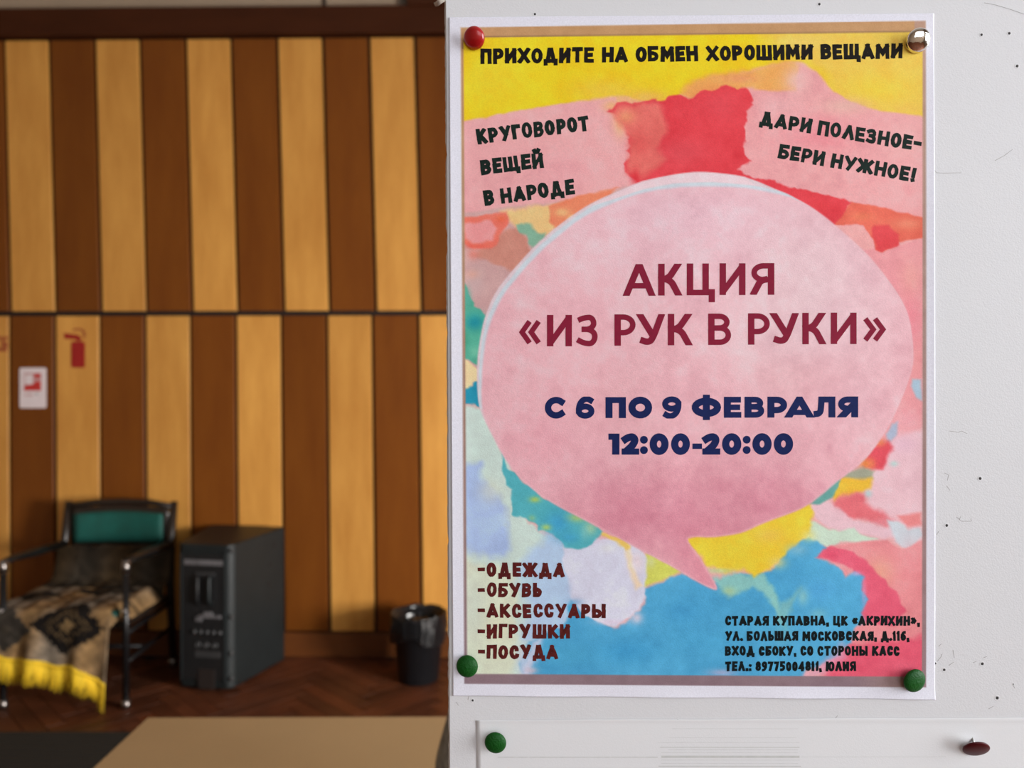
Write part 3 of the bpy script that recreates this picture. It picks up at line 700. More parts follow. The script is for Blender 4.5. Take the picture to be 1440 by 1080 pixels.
paint([(1136, 709), (1150, 698), (1170, 680), (1180, 672), (1180, 684), (1168, 700), (1152, 709)], (104, 166, 158), 2, 1.5, 0)
glow(1220, 694, 6, 6, (184, 212, 212), .9); glow(1256, 652, 7, 5, (190, 218, 214), .9)
paint([(1132, 728), (1150, 738), (1165, 745), (1200, 743), (1214, 752), (1232, 757), (1212, 763), (1180, 760), (1165, 768), (1130, 765)], (206, 226, 206), 3, 2, 0)
paint([(1262, 724), (1296, 722), (1296, 738), (1275, 740)], (234, 136, 136), 4, 2, 0)
paint([(1245, 730), (1262, 733), (1275, 742), (1290, 742), (1296, 752), (1280, 773), (1268, 770), (1255, 752)], (208, 214, 222), 3, 2, 0)
paint([(1165, 766), (1200, 763), (1245, 758), (1268, 774), (1310, 752), (1310, 960), (1150, 960)], (236, 146, 150), 2.5, 2, 0, var=8)
glow(1235, 805, 24, 24, (238, 166, 142), .8); glow(1280, 790, 20, 30, (240, 150, 156), .6)
paint([(1147, 783), (1156, 771), (1165, 767), (1182, 772), (1199, 777), (1217, 789), (1244, 817), (1262, 835), (1270, 856), (1258, 878), (1228, 876), (1212, 872), (1200, 850), (1200, 800)], (230, 92, 118), 2.5, 3, 0, var=6)
glow(1168, 780, 14, 8, (228, 78, 108), .7)
paint([(1172, 914), (1200, 905), (1250, 900), (1310, 895), (1310, 960), (1155, 960)], (231, 92, 116), 6, 4, 3, var=6)
# -- left side
paint([(640, 300), (830, 280), (880, 262), (860, 330), (700, 480), (690, 700), (640, 700)], (212, 168, 166), 3, 1, 0, var=8)
paint([(705, 300), (780, 288), (860, 268), (850, 300), (765, 332), (735, 330), (716, 314)], (246, 198, 134), 5, 3, 3)
paint([(772, 290), (800, 279), (868, 264), (850, 284), (805, 305), (784, 325), (774, 312)], (238, 134, 98), 3, 3, 2)
glow(790, 300, 14, 8, (246, 190, 130), .8)
paint([(700, 330), (725, 322), (742, 336), (746, 350), (735, 372), (722, 380), (695, 374), (670, 360), (680, 345)], (208, 140, 124), 4, 3, 2)
paint([(640, 306), (680, 302), (714, 300), (716, 316), (704, 330), (697, 345), (690, 350), (668, 350), (650, 342)], (238, 120, 102), 2.5, 2, 1)
paint([(655, 314), (690, 310), (700, 322), (692, 338), (668, 343), (655, 336)], (242, 156, 156), 3, 2, 0)
glow(705, 308, 9, 6, (242, 110, 76), .9); glow(670, 347, 18, 4, (240, 100, 84), .9); glow(666, 358, 10, 10, (236, 120, 100), .6)
paint([(727, 316), (736, 314), (747, 320), (756, 328), (766, 326), (762, 336), (754, 347), (746, 344), (742, 332), (730, 328)], (132, 178, 152), 3, 3, 0)
glow(668, 395, 16, 26, (206, 176, 176), .7); glow(664, 386, 12, 8, (226, 170, 152), .7)
TE = [(640, 396), (655, 398), (659, 406), (661, 414), (667, 430), (676, 437), (684, 442), (690, 455), (684, 470), (678, 500), (672, 515), (655, 506), (640, 506)]
paint(TE, (84, 176, 150), 2, 3, 0)
glow(668, 453, 16, 14, (32, 150, 164), 1.0); glow(658, 420, 6, 16, (90, 172, 156), .8); glow(654, 480, 6, 16, (70, 160, 130), .9); glow(668, 495, 10, 10, (120, 196, 166), .7)
paint([(640, 504), (656, 507), (664, 514), (674, 522), (672, 536), (664, 540), (658, 552), (640, 548)], (242, 214, 164), 2, 2, 0)
paint([(640, 549), (657, 549), (665, 540), (674, 534), (682, 576), (668, 572), (658, 567), (640, 566)], (34, 148, 178), 2, 3, 0)
paint([(640, 570), (658, 570), (668, 575), (690, 580), (720, 650), (722, 700), (745, 735), (790, 770), (830, 765), (840, 800), (740, 960), (640, 960)], (206, 224, 216), 4, 3, 0, var=6)
paint([(640, 650), (676, 650), (680, 675), (699, 695), (713, 723), (716, 750), (714, 772), (700, 784), (687, 784), (659, 772), (640, 768)], (172, 194, 234), 7, 4, 3, var=6)
glow(690, 690, 20, 20, (222, 226, 208), .6)
paint([(745, 770), (775, 752), (800, 770), (820, 800), (830, 870), (760, 905), (735, 900), (742, 850), (720, 810)], (182, 206, 234), 9, 4, 5)
paint([(640, 778), (680, 790), (720, 800), (735, 830), (718, 860), (730, 900), (722, 960), (640, 960)], (220, 226, 202), 8, 5, 5)
glow(665, 850, 24, 60, (208, 218, 206), .6); glow(700, 880, 18, 30, (228, 226, 190), .5); glow(740, 820, 16, 20, (190, 222, 222), .6)
# -- bottom blue
BL = [(802, 844), (815, 860), (828, 867), (845, 876), (863, 883), (878, 878), (885, 873), (892, 862), (904, 850), (906, 824), (935, 818), (957, 806), (1000, 822), (1040, 806), (1070, 806), (1096, 792), (1100, 778), (1120, 762), (1135, 757), (1160, 770), (1147, 783), (1160, 790), (1180, 800), (1186, 812), (1202, 805), (1214, 812), (1211, 826), (1217, 842), (1211, 858), (1214, 870), (1200, 884), (1196, 905), (1172, 925), (1135, 938), (1125, 960), (742, 960), (733, 930), (742, 902), (765, 893), (790, 882), (802, 866), (798, 855)]
paint(BL, (92, 176, 218), 4, 3, 0)
paint(BL, (76, 166, 212), 2, 3, 0, a=.75, var=10)
paint([(745, 902), (765, 893), (742, 960), (730, 960)], (200, 208, 232), 6, 3, 0)
glow(735, 925, 10, 22, (206, 212, 232), .8); glow(748, 942, 10, 6, (228, 196, 206), .7); glow(880, 915, 50, 20, (62, 156, 208), .7); glow(960, 860, 40, 25, (70, 160, 210), .7); glow(1080, 880, 40, 30, (86, 176, 216), .6); glow(1150, 830, 30, 20, (84, 170, 222), .8); glow(800, 920, 40, 20, (78, 168, 208), .6); glow(1000, 900, 60, 20, (76, 170, 216), .5)
paint([(1160, 925), (1185, 905), (1190, 925), (1160, 945), (1130, 950)], (226, 168, 196), 8, 3, 0, a=.7); glow(1015, 945, 24, 6, (214, 190, 220), .6)
glow(1204, 806, 8, 4, (214, 170, 214), .7); glow(1214, 835, 4, 22, (212, 170, 212), .5)
# green drips in the blue
paint([(1000, 812), (1035, 806), (1068, 808), (1086, 822), (1096, 845), (1094, 870), (1082, 850), (1074, 832), (1055, 824), (1035, 834), (1022, 836)], (140, 200, 196), 5, 4, 2)
paint([(1090, 870), (1098, 845), (1112, 838), (1122, 826), (1110, 855), (1104, 885)], (130, 190, 190), 5, 3, 0, a=.8)
glow(1024, 830, 12, 7, (176, 208, 160), .8); glow(1128, 838, 9, 14, (140, 198, 200), .8); glow(1150, 862, 14, 8, (130, 196, 206), .6); glow(1100, 890, 14, 18, (110, 182, 196), .6)
# -- yellow under the bubble
paint([(960, 752), (1000, 750), (1040, 740), (1080, 728), (1110, 715), (1131, 706), (1142, 722), (1136, 742), (1130, 757), (1110, 770), (1098, 784), (1078, 800), (1058, 810), (1045, 800), (1018, 806), (996, 796)], (246, 208, 56), 4, 3, 2, var=6)
glow(1080, 752, 28, 14, (242, 196, 80), .8); glow(1126, 730, 12, 16, (250, 222, 70), .7); glow(1135, 752, 12, 10, (232, 226, 130), .8); glow(1010, 802, 30, 5, (196, 214, 160), .8); glow(1092, 790, 14, 10, (226, 208, 120), .7)
glow(1120, 772, 18, 10, (140, 196, 214), .7)
# -- cloud
CLD = [(790, 768), (818, 768), (831, 755), (860, 758), (895, 768), (912, 784), (910, 805), (908, 818), (906, 838), (900, 853), (888, 868), (876, 876), (863, 883), (842, 876), (828, 866), (812, 855), (799, 838), (796, 812), (790, 790)]
paint(CLD, (218, 218, 236), 2.5, 3, 2, var=4)
glow(895, 790, 14, 20, (234, 216, 222), .9); glow(830, 758, 22, 7, (226, 206, 226), .9); glow(855, 770, 16, 8, (226, 226, 230), .8); glow(895, 868, 10, 10, (236, 214, 226), .8); glow(860, 874, 26, 5, (230, 210, 230), .6)
paint([(876, 764), (884, 766), (888, 785), (896, 812), (902, 822), (892, 826), (884, 800), (878, 778)], (244, 220, 190), 4, 2, 0)
glow(808, 846, 14, 6, (130, 180, 220), .7); glow(800, 828, 5, 14, (180, 196, 226), .6)
paint([(838, 742), (855, 750), (875, 758), (886, 768), (878, 774), (864, 762), (846, 752)], (240, 202, 104), 3, 2, 0)
paint([(908, 776), (925, 784), (956, 802), (938, 814), (922, 818), (906, 822), (909, 800)], (216, 218, 100), 3, 2, 0)
glow(915, 790, 7, 10, (220, 226, 180), .6)
# -- teal bank
paint([(706, 636), (716, 657), (736, 677), (774, 704), (808, 721), (848, 744), (836, 758), (826, 766), (812, 769), (791, 767), (780, 757), (774, 749), (759, 746), (752, 736), (740, 728), (719, 723), (718, 700), (720, 686), (711, 680), (708, 660)], (84, 178, 190), 2, 3, 0, var=6)
glow(785, 735, 22, 20, (66, 162, 206), .95); glow(800, 755, 18, 10, (70, 166, 206), .8); glow(752, 702, 9, 5, (176, 206, 110), 1.0); glow(768, 741, 8, 5, (176, 206, 110), .9); glow(748, 728, 6, 5, (150, 200, 140), .7)
glow(812, 727, 16, 8, (170, 198, 120), .9); glow(830, 742, 12, 12, (156, 196, 160), .9); glow(822, 750, 6, 12, (120, 190, 190), .6)
# -- the speech bubble
BUB = [(831, 287), (800, 307), (773, 328), (745, 354), (702, 404), (684, 441), (676, 472), (671, 512), (672, 558), (678, 583), (690, 606), (709, 642), (736, 676), (774, 705), (831, 735), (874, 758), (917, 781), (954, 801), (982, 818), (1003, 828), (1007, 825), (1000, 812), (984, 785), (966, 756), (1003, 754), (1040, 748), (1073, 734), (1131, 711), (1180, 673), (1214, 646), (1240, 612), (1260, 575), (1278, 529), (1283, 499), (1278, 453), (1266, 422), (1241, 386), (1214, 355), (1183, 327), (1150, 300), (1122, 282), (1092, 268), (1046, 250), (1000, 244), (975, 243.5), (946, 247), (903, 256), (868, 270)]
BUB = smooth_poly(BUB)
paint(BUB, (226, 205, 212), 1.3)
INN = [(838, 297), (808, 315), (782, 336), (754, 361), (712, 410), (693, 446), (684, 475), (679, 514), (677, 558), (680, 583), (690, 606), (709, 642), (736, 676), (774, 705), (831, 735), (874, 758), (917, 781), (954, 801), (982, 818), (1003, 828), (1007, 825), (1000, 812), (984, 785), (966, 756), (1003, 754), (1040, 748), (1073, 734), (1131, 711), (1180, 673), (1214, 646), (1240, 612), (1260, 575), (1278, 529), (1283, 499), (1278, 453), (1266, 422), (1241, 386), (1214, 355), (1183, 327), (1150, 300), (1122, 284), (1092, 274), (1046, 266), (1000, 264), (975, 264), (946, 266), (906, 272), (872, 283)]
RIMB = [(834, 290), (802, 311), (775, 332), (748, 357), (706, 407), (687, 444), (679, 474), (674, 514), (673, 558), (676, 575), (690, 570), (700, 500), (740, 400), (840, 310), (950, 275), (1092, 276), (1122, 286), (1110, 276), (1092, 269), (1046, 260), (1000, 257), (975, 257), (946, 259), (905, 266), (869, 278)]
INN = smooth_poly(INN); RIMB = smooth_poly(RIMB)
paint(RIMB, (208, 217, 226), 1.6, .6)
paint([(975, 243.5), (946, 247), (903, 256), (868, 271), (835, 289), (869, 279), (905, 267), (946, 259), (1000, 257), (1060, 262), (1046, 250), (1000, 244)], (238, 212, 218), 1.5)
paint(INN, (238, 184, 192), 2.2, .5, var=3)
# soft tone variation of the bubble print
msk = np.clip(.5-sdist(INN, GX, GY)/6, 0, 1)[..., None]
cl = np.array
tone = ART.copy()
def tg(cx, cy, rx, ry, c, a):
    global tone
    d = ((GX-cx)/rx)**2+((GY-cy)/ry)**2; t_ = (np.exp(-d*1.3)*a)[..., None]; tone = tone*(1-t_)+np.array(c, float)*t_
tg(980, 330, 260, 110, (238, 196, 206), .75); tg(1150, 400, 130, 130, (232, 200, 206), .8); tg(1120, 470, 120, 60, (232, 200, 206), .5); tg(960, 300, 120, 40, (234, 192, 204), .6)
tg(750, 500, 90, 120, (240, 184, 192), .5); tg(980, 730, 260, 80, (218, 138, 156), .9); tg(985, 800, 40, 50, (222, 138, 156), .8); tg(900, 720, 60, 50, (214, 132, 152), .5)
tg(760, 620, 60, 40, (236, 168, 180), .7); tg(1060, 700, 90, 40, (222, 148, 164), .7); tg(1210, 560, 50, 60, (226, 178, 188), .6); tg(1000, 790, 30, 40, (226, 144, 158), .6); tg(860, 570, 60, 60, (232, 172, 180), .5); tg(1130, 530, 90, 40, (230, 178, 184), .5); tg(980, 670, 60, 40, (228, 160, 172), .5)
tone = tone+(WX2*3.5+WX*2+WY2*2.5*np.sin(GX*.05))[..., None]*np.array([.6, 1.2, 1.0])
ART[:] = ART*(1-msk)+tone*msk
ART += ((WX+WY)*3.2+fbm(7, 61, 2)*2.6)[..., None]*np.array([.8, 1.1, 1.0])
# -- rounded corner of the artwork, border and margin
IN = rrect(652.5, 0, 1, 1, .1)
TL, TR, BR, BLc = (652, 54), (1296.5, 46), (1295.5, 951), (657, 947)
def rquad(c4, r):
    out = []; n_ = 4
    for i in range(4):
        p = np.array(c4[i], float); a_ = np.array(c4[i-1], float); b_ = np.array(c4[(i+1) % 4], float)
        da = (a_-p)/np.linalg.norm(a_-p); db = (b_-p)/np.linalg.norm(b_-p)
        for k in range(7):
            t_ = k/6; q = (1-t_)**2*(p+da*r)+2*t_*(1-t_)*p+t_**2*(p+db*r); out.append(tuple(q))
    return out
din = sdist(rquad([TL, TR, BR, BLc], 9), GX, GY)
dout = sdist([(648, 39.5), (1301, 30), (1301.5, 966), (653, 961)], GX, GY)
vy = np.clip((GY-30)/930, 0, 1)[..., None]
bord = np.array([196, 150, 104.])*(1-vy)+np.array([140, 116, 124.])*vy
rt = np.clip((GX-1200)/100, 0, 1)[..., None]; bord = bord*(1-rt*(1-(1-vy)))+np.array([176, 146, 138.])*rt*vy
bord = np.where(((GX > 1285)[..., None]), np.array([186, 150, 130.])*(1-vy)+np.array([150, 122, 126.])*vy, bord)
bord = bord+(WX*5)[..., None]
m_in = np.clip(.5-din/1.6, 0, 1)[..., None]
lineshade = (np.exp(-((din-.8)/1.3)**2)*.22)[..., None]*(GY < 70)[..., None]
art2 = ART*m_in+bord*(1-lineshade)*(1-m_in)
m_out = np.clip(.5-dout/1.5, 0, 1)[..., None]
white = np.array([227, 226, 237.])
full = art2*m_out+white*(1-m_out)
full = np.clip(full, 0, 255)/255
linc = np.where(full <= .04045, full/12.92, ((full+.055)/1.055)**2.4)
linc = np.clip(linc/.92, 0, .92)
poster = empty('poster', (bx(975), DB, bz(500))); tag(poster, 'watercolour poster with pink speech bubble announcing a clothes swap', 'poster')
pox, poy, poz = poster.location
Z0 = lift(GX, GY)
VX = (GX-720)/F*DB-pox; VZ = H-(GY-540)/F*DB-poz; VY = -Z0
vco = np.stack([VX, VY, VZ], -1).reshape(-1, 3)
idx = np.arange((NU+1)*(NV+1)).reshape(NV+1, NU+1)
q = np.stack([idx[:-1, :-1], idx[1:, :-1], idx[1:, 1:], idx[:-1, 1:]], -1).reshape(-1, 4)
# rim skirt towards the board gives the sheet its thickness
ring = np.concatenate([idx[0, :], idx[1:, -1], idx[-1, -2::-1], idx[-2:0:-1, 0]])
sk = vco[ring].copy(); sk[:, 1] += .00015
base = len(vco); vco = np.concatenate([vco, sk]); nr = len(ring)
ri = np.arange(nr); q2 = np.stack([ring, ring[(ri+1) % nr], base+(ri+1) % nr, base+ri], -1)
qa = np.concatenate([q, q2])
me = bpy.data.meshes.new('printed_sheet'); me.vertices.add(len(vco)); me.vertices.foreach_set('co', vco.ravel().astype(np.float32))
me.loops.add(qa.size); me.loops.foreach_set('vertex_index', qa.ravel().astype(np.int32)); me.polygons.add(len(qa))
me.polygons.foreach_set('loop_start', np.arange(0, qa.size, 4, dtype=np.int32)); me.polygons.foreach_set('loop_total', np.full(len(qa), 4, dtype=np.int32))
me.polygons.foreach_set('use_smooth', np.ones(len(qa), bool)); me.update(calc_edges=True)
colr = np.ones((len(vco), 4), np.float32); colr[:base, :3] = linc.reshape(-1, 3); colr[base:, :3] = .7
ca = me.color_attributes.new('art', 'FLOAT_COLOR', 'POINT'); ca.data.foreach_set('color', colr.ravel()); me.materials.append(M_art)
o = bpy.data.objects.new('printed_sheet', me); COL.objects.link(o); o.parent = poster

# ------------------------------------------------------------------ lettering: strokes of constant width, mitred
# coordinates are centre lines in a unit box; a third number rounds that corner (in cap heights)
G = {
 'А': (.78, [[(0,0),(.5,1)], [(.5,1),(1,0)], [(.2,.22),(.8,.22)]]),
 'Б': (.66, [[(.95,1),(0,1),(0,0),(1,0,.28),(1,.55,.28),(0,.55)]]),
 'В': (.66, [[(0,0),(0,1),(.93,1,.25),(.93,.53,.25),(0,.53)], [(0,.53),(1,.53,.26),(1,0,.26),(0,0)]]),
 'Г': (.58, [[(0,0),(0,1),(1,1)]]),
 'Д': (.86, [[(.18,.02),(.40,1)], [(.40,1),(.56,1)], [(.56,1),(.82,.02)], [(0,-.20),(0,.02),(1,.02),(1,-.20)]]),
 'Е': (.60, [[(1,1),(0,1),(0,0),(1,0)], [(0,.5),(.85,.5)]]),
 'Ж': (1.0, [[(.5,0),(.5,1)], [(0,1),(.36,.5),(0,0)], [(1,1),(.64,.5),(1,0)], [(.3,.5),(.7,.5)]]),
 'З': (.62, [[(0,.92),(.3,1,.1),(.95,1,.25),(.95,.53,.25),(.35,.53)], [(.35,.53),(1,.53,.26),(1,0,.26),(.3,0,.1),(0,.08)]]),
 'И': (.70, [[(0,1),(0,0)], [(1,1),(1,0)], [(0,.06),(1,.94)]]),
 'Й': (.70, [[(0,1),(0,0)], [(1,1),(1,0)], [(0,.06),(1,.94)], [(.2,1.40),(.3,1.27,.05),(.65,1.27,.05),(.78,1.40)]]),
 'К': (.70, [[(0,0),(0,1)], [(.12,.48),(.95,1)], [(.3,.52),(1,0)]]),
 'Л': (.74, [[(0,0),(.5,1)], [(.5,1),(1,0)]]),
 'М': (.86, [[(0,0),(.06,1)], [(.06,.96),(.5,.35),(.94,.96)], [(.94,1),(1,0)]]),
 'Н': (.72, [[(0,0),(0,1)], [(1,0),(1,1)], [(0,.5),(1,.5)]]),
 'О': (.68, ['c', [(0,0,.36),(0,1,.36),(1,1,.36),(1,0,.36)]]),
 'П': (.70, [[(0,0),(0,1),(1,1),(1,0)]]),
 'Р': (.64, [[(0,0),(0,1),(1,1,.30),(1,.40,.30),(0,.40)]]),
 'С': (.64, [[(1,.78),(1,1,.28),(0,1,.38),(0,0,.38),(1,0,.28),(1,.16)]]),
 'Т': (.68, [[(0,1),(1,1)], [(.5,1),(.5,0)]]),
 'У': (.74, [[(0,1),(.55,.40)], [(1,1),(.35,0)]]),
 'Х': (.76, [[(0,1),(1,0)], [(1,1),(0,0)]]),
 'Ц': (.76, [[(0,1),(0,0),(.85,0),(.85,1)], [(.85,0),(1,0),(1,-.22)]]),
 'Ш': (.96, [[(0,1),(0,0),(1,0),(1,1)], [(.5,0),(.5,1)]]),
 'Щ': (1.02, [[(0,1),(0,0),(.9,0),(.9,1)], [(.45,0),(.45,1)], [(.9,0),(1.02,0),(1.02,-.24)]]),
 'Ы': (.94, [[(0,1),(0,0),(.62,0,.25),(.62,.52,.25),(0,.52)], [(1,0),(1,1)]]),
 'Ь': (.62, [[(0,1),(0,0),(1,0,.26),(1,.54,.26),(0,.54)]]),
 'Ю': (.96, [[(0,0),(0,1)], [(0,.5),(.4,.5)], 'c', [(.4,0,.3),(.4,1,.3),(1,1,.3),(1,0,.3)]]),
 'Я': (.68, [[(1,0),(1,1),(0,1,.28),(0,.44,.28),(1,.44)], [(.55,.44),(0,0)]]),
 ',': (.26, [[(.8,.06),(.3,-.16)]]), '.': (.26, [[(.5,0),(.5,.02)]]), ':': (.26, [[(.5,.05),(.5,.07)], [(.5,.62),(.5,.64)]]),
 '-': (.50, [[(0,.50),(1,.50)]]), '!': (.30, [[(.5,.38),(.5,1)], [(.5,0),(.5,.02)]]),
 '«': (.60, [[(.35,.72),(0,.48),(.35,.24)], [(1,.72),(.62,.48),(1,.24)]]), '»': (.60, [[(0,.72),(.38,.48),(0,.24)], [(.62,.72),(1,.48),(.62,.24)]]),
 '0': (.60, ['c', [(0,0,.3),(0,1,.3),(1,1,.3),(1,0,.3)]]), '1': (.34, [[(.0,.86),(.75,1),(.75,0)]]),
 '4': (.66, [[(.75,0),(.75,1),(0,.28),(1,.28)]]), '5': (.58, [[(.95,1),(.05,1),(.05,.56),(1,.56,.24),(1,0,.24),(0,0)]]),
 '6': (.60, [[(.9,1),(.5,1,.1),(0,.6,.3),(0,0,.28),(1,0,.28),(1,.56,.25),(.05,.56)]]), '7': (.58, [[(0,1),(1,1),(.35,0)]]),
 '8': (.60, ['c', [(0.06,.52,.2),(.06,1,.2),(.94,1,.2),(.94,.52,.2)], 'c', [(0,0,.24),(0,.52,.24),(1,.52,.24),(1,0,.24)]]),
 '9': (.60, [[(.1,0),(.5,0,.1),(1,.4,.3),(1,1,.28),(0,1,.28),(0,.44,.25),(.95,.44)]]),
}
# humanist bold letters of the big title
GC = {
 'А': (0, [[(-.03,0),(.5,1.12),(1.03,0)], [(.24,.28),(.76,.28),.85]]),
 'К': (0, [[(0,0),(0,1)], [(0,.51),(.42,.53,.16),(1.02,1.14)], [(.2,.52),(.55,.49,.16),(1.05,-.14)]]),
 'Ц': (0, [[(0,1),(0,0)], [(.72,1),(.72,0)], [(0,0),(1,0),.85], [(1,0),(1,-.27),.95]]),
 'И': (0, [[(0,1),(0,0)], [(1,1),(1,0)], [(.04,.02),(.96,.98),.9]]),
 'Я': (0, [[(1,0),(1,1)], [(1,1),(.05,1,.30),(.05,.47,.30),(1,.47),.85], [(.62,.47),(.4,.44,.1),(.02,-.05)]]),
 'З': (0, [[(.06,.93),(.3,1.0,.2),(.92,1.0,.24),(.92,.54,.24),(.3,.54),.86], [(.3,.54),(1,.54,.27),(1,0,.27),(.3,-.02,.2),(.0,.09),.86]]),
 'Р': (0, [[(0,0),(0,1)], [(0,1),(1,1,.30),(1,.40,.30),(0,.40),.85]]),
 'У': (0, [[(0,1.04),(.52,.36)], [(1,1.04),(.62,.22,.15),(.42,-.02,.15),(.12,.06)]]),
 'В': (0, [[(0,0),(0,1)], [(0,1),(.92,1,.24),(.92,.55,.24),(0,.55),.85], [(0,.55),(1,.55,.27),(1,0,.27),(0,0),.85]]),
 '«': (0, [[(.40,.78),(0,.45),(.40,.12),.8], [(1,.78),(.60,.45),(1,.12),.8]]), '»': (0, [[(0,.78),(.40,.45),(0,.12),.8], [(.60,.78),(1,.45),(.60,.12),.8]]),
}
# wide black geometric letters of the date
def arc(cx, cy, rx, ry, a0, a1, n=22): return [(cx+rx*math.cos(math.radians(a0+(a1-a0)*i/n)), cy+ry*math.sin(math.radians(a0+(a1-a0)*i/n))) for i in range(n+1)]
GM = {
 'С': (0, [arc(.53, .5, .53, .53, 50, 310)+[.92]]),
 'О': (0, ['c', arc(.5, .5, .5, .53, 0, 344, 22)]),
 '0': (0, ['c', [(0,-.02,.42),(0,1.02,.42),(1,1.02,.42),(1,-.02,.42)]]),
 '6': (0, ['c', arc(.5, .27, .5, .31, 0, 344, 22)+[.84], arc(.62, .34, .62, .74, 62, 184, 14)+[.84]]),
 '9': (0, ['c', arc(.5, .73, .5, .31, 0, 344, 22)+[.84], arc(.38, .66, .62, .74, 242, 364, 14)+[.84]]),
 'П': (0, [[(0,0),(0,1)], [(0,1),(1,1),.85], [(1,1),(1,0)]]),
 'Ф': (0, [[(.5,-.16),(.5,1.16)], 'c', arc(.5, .5, .5, .45, 0, 344, 22)]),
 'Е': (0, [[(0,0),(0,1)], [(0,1),(1,1),.82], [(0,.5),(.93,.5),.8], [(0,0),(1.03,0),.82]]),
 'В': (0, [[(0,0),(0,1)], [(0,1),(.93,1,.26),(.93,.53,.26),(0,.53),.82], [(0,.53),(1,.53,.28),(1,0,.28),(0,0),.82]]),
 'Р': (0, [[(0,0),(0,1)], [(0,1),(1,1,.34),(1,.30,.34),(0,.30),.9]]),
 'А': (0, [[(-.02,0),(.5,1.10),(1.02,0)], [(.25,.16),(.75,.16),.75]]),
 'Л': (0, [[(1,0),(1,1)], [(1,1),(.26,1),.85], [(.26,1),(.24,.5,.3),(.16,.03,.2),(-.06,.03),.9]]),
 'Я': (0, [[(1,0),(1,1)], [(1,1),(0,1,.32),(0,.38,.32),(1,.38),.88], [(.62,.38),(.12,-.1)]]),
 '1': (0, [[(0,1),(1,1),.85], [(1,1),(1,0)]]),
 '2': (0, [[(.02,.86),(.3,1.02,.2),(.92,1.02,.32),(.92,.55,.25),(.12,-.0)], [(0.0,0),(1,0),.85]]),
 '-': (0, [[(0,.36),(1,.36),.75]]),
 ':': (0, ['d', (.5,.03), 'd', (.5,.52)]),
}
def round_path(pts, closed):
    out = []; n_ = len(pts)
    for i, p in enumerate(pts):
        P_ = np.array(p[:2], float); r = p[2] if len(p) > 2 else 0
        if r == 0 or (not closed and i in (0, n_-1)): out.append(P_); continue
        A_ = np.array(pts[i-1][:2], float); B_ = np.array(pts[(i+1) % n_][:2], float)
        la = np.linalg.norm(A_-P_); lb = np.linalg.norm(B_-P_); da = (A_-P_)/la; db = (B_-P_)/lb
        ra = min(r, la*.5 if (closed or i-1 != 0) else la); rb = min(r, lb*.5 if (closed or i+1 != n_-1) else lb)
        kap = .55
        q0 = P_+da*ra; q3 = P_+db*rb; q1 = q0-da*ra*kap; q2 = q3-db*rb*kap
        for k in range(9):
            t_ = k/8; out.append((1-t_)**3*q0+3*(1-t_)**2*t_*q1+3*(1-t_)*t_*t_*q2+t_**3*q3)
    cl_ = [out[0]]
    for q_ in out[1:]:
        if np.linalg.norm(q_-cl_[-1]) > 1e-4: cl_.append(q_)
    if closed and np.linalg.norm(cl_[0]-cl_[-1]) < 1e-4: cl_.pop()
    return cl_
def ribbon(pts, w_, closed, cap):
    n_ = len(pts); Ls, Rs = [], []
    pts = [np.array(p, float) for p in pts]
    if not closed and cap:
        d = pts[0]-pts[1]; pts[0] = pts[0]+d/np.linalg.norm(d)*w_/2; d = pts[-1]-pts[-2]; pts[-1] = pts[-1]+d/np.linalg.norm(d)*w_/2
    for i in range(n_):
        a = pts[i-1] if (closed or i > 0) else None; b = pts[(i+1) % n_] if (closed or i < n_-1) else None
        d1 = (pts[i]-a)/np.linalg.norm(pts[i]-a) if a is not None else None; d2 = (b-pts[i])/np.linalg.norm(b-pts[i]) if b is not None else None
        if d1 is None: d1 = d2
        if d2 is None: d2 = d1
        n1 = np.array([-d1[1], d1[0]]); n2 = np.array([-d2[1], d2[0]]); m_ = n1+n2; m_ = m_/max(np.linalg.norm(m_), 1e-6)
        k = 1/max(m_.dot(n1), .3); Ls.append(pts[i]+m_*k*w_/2); Rs.append(pts[i]-m_*k*w_/2)
    return Ls, Rs
LR = random.Random(21)
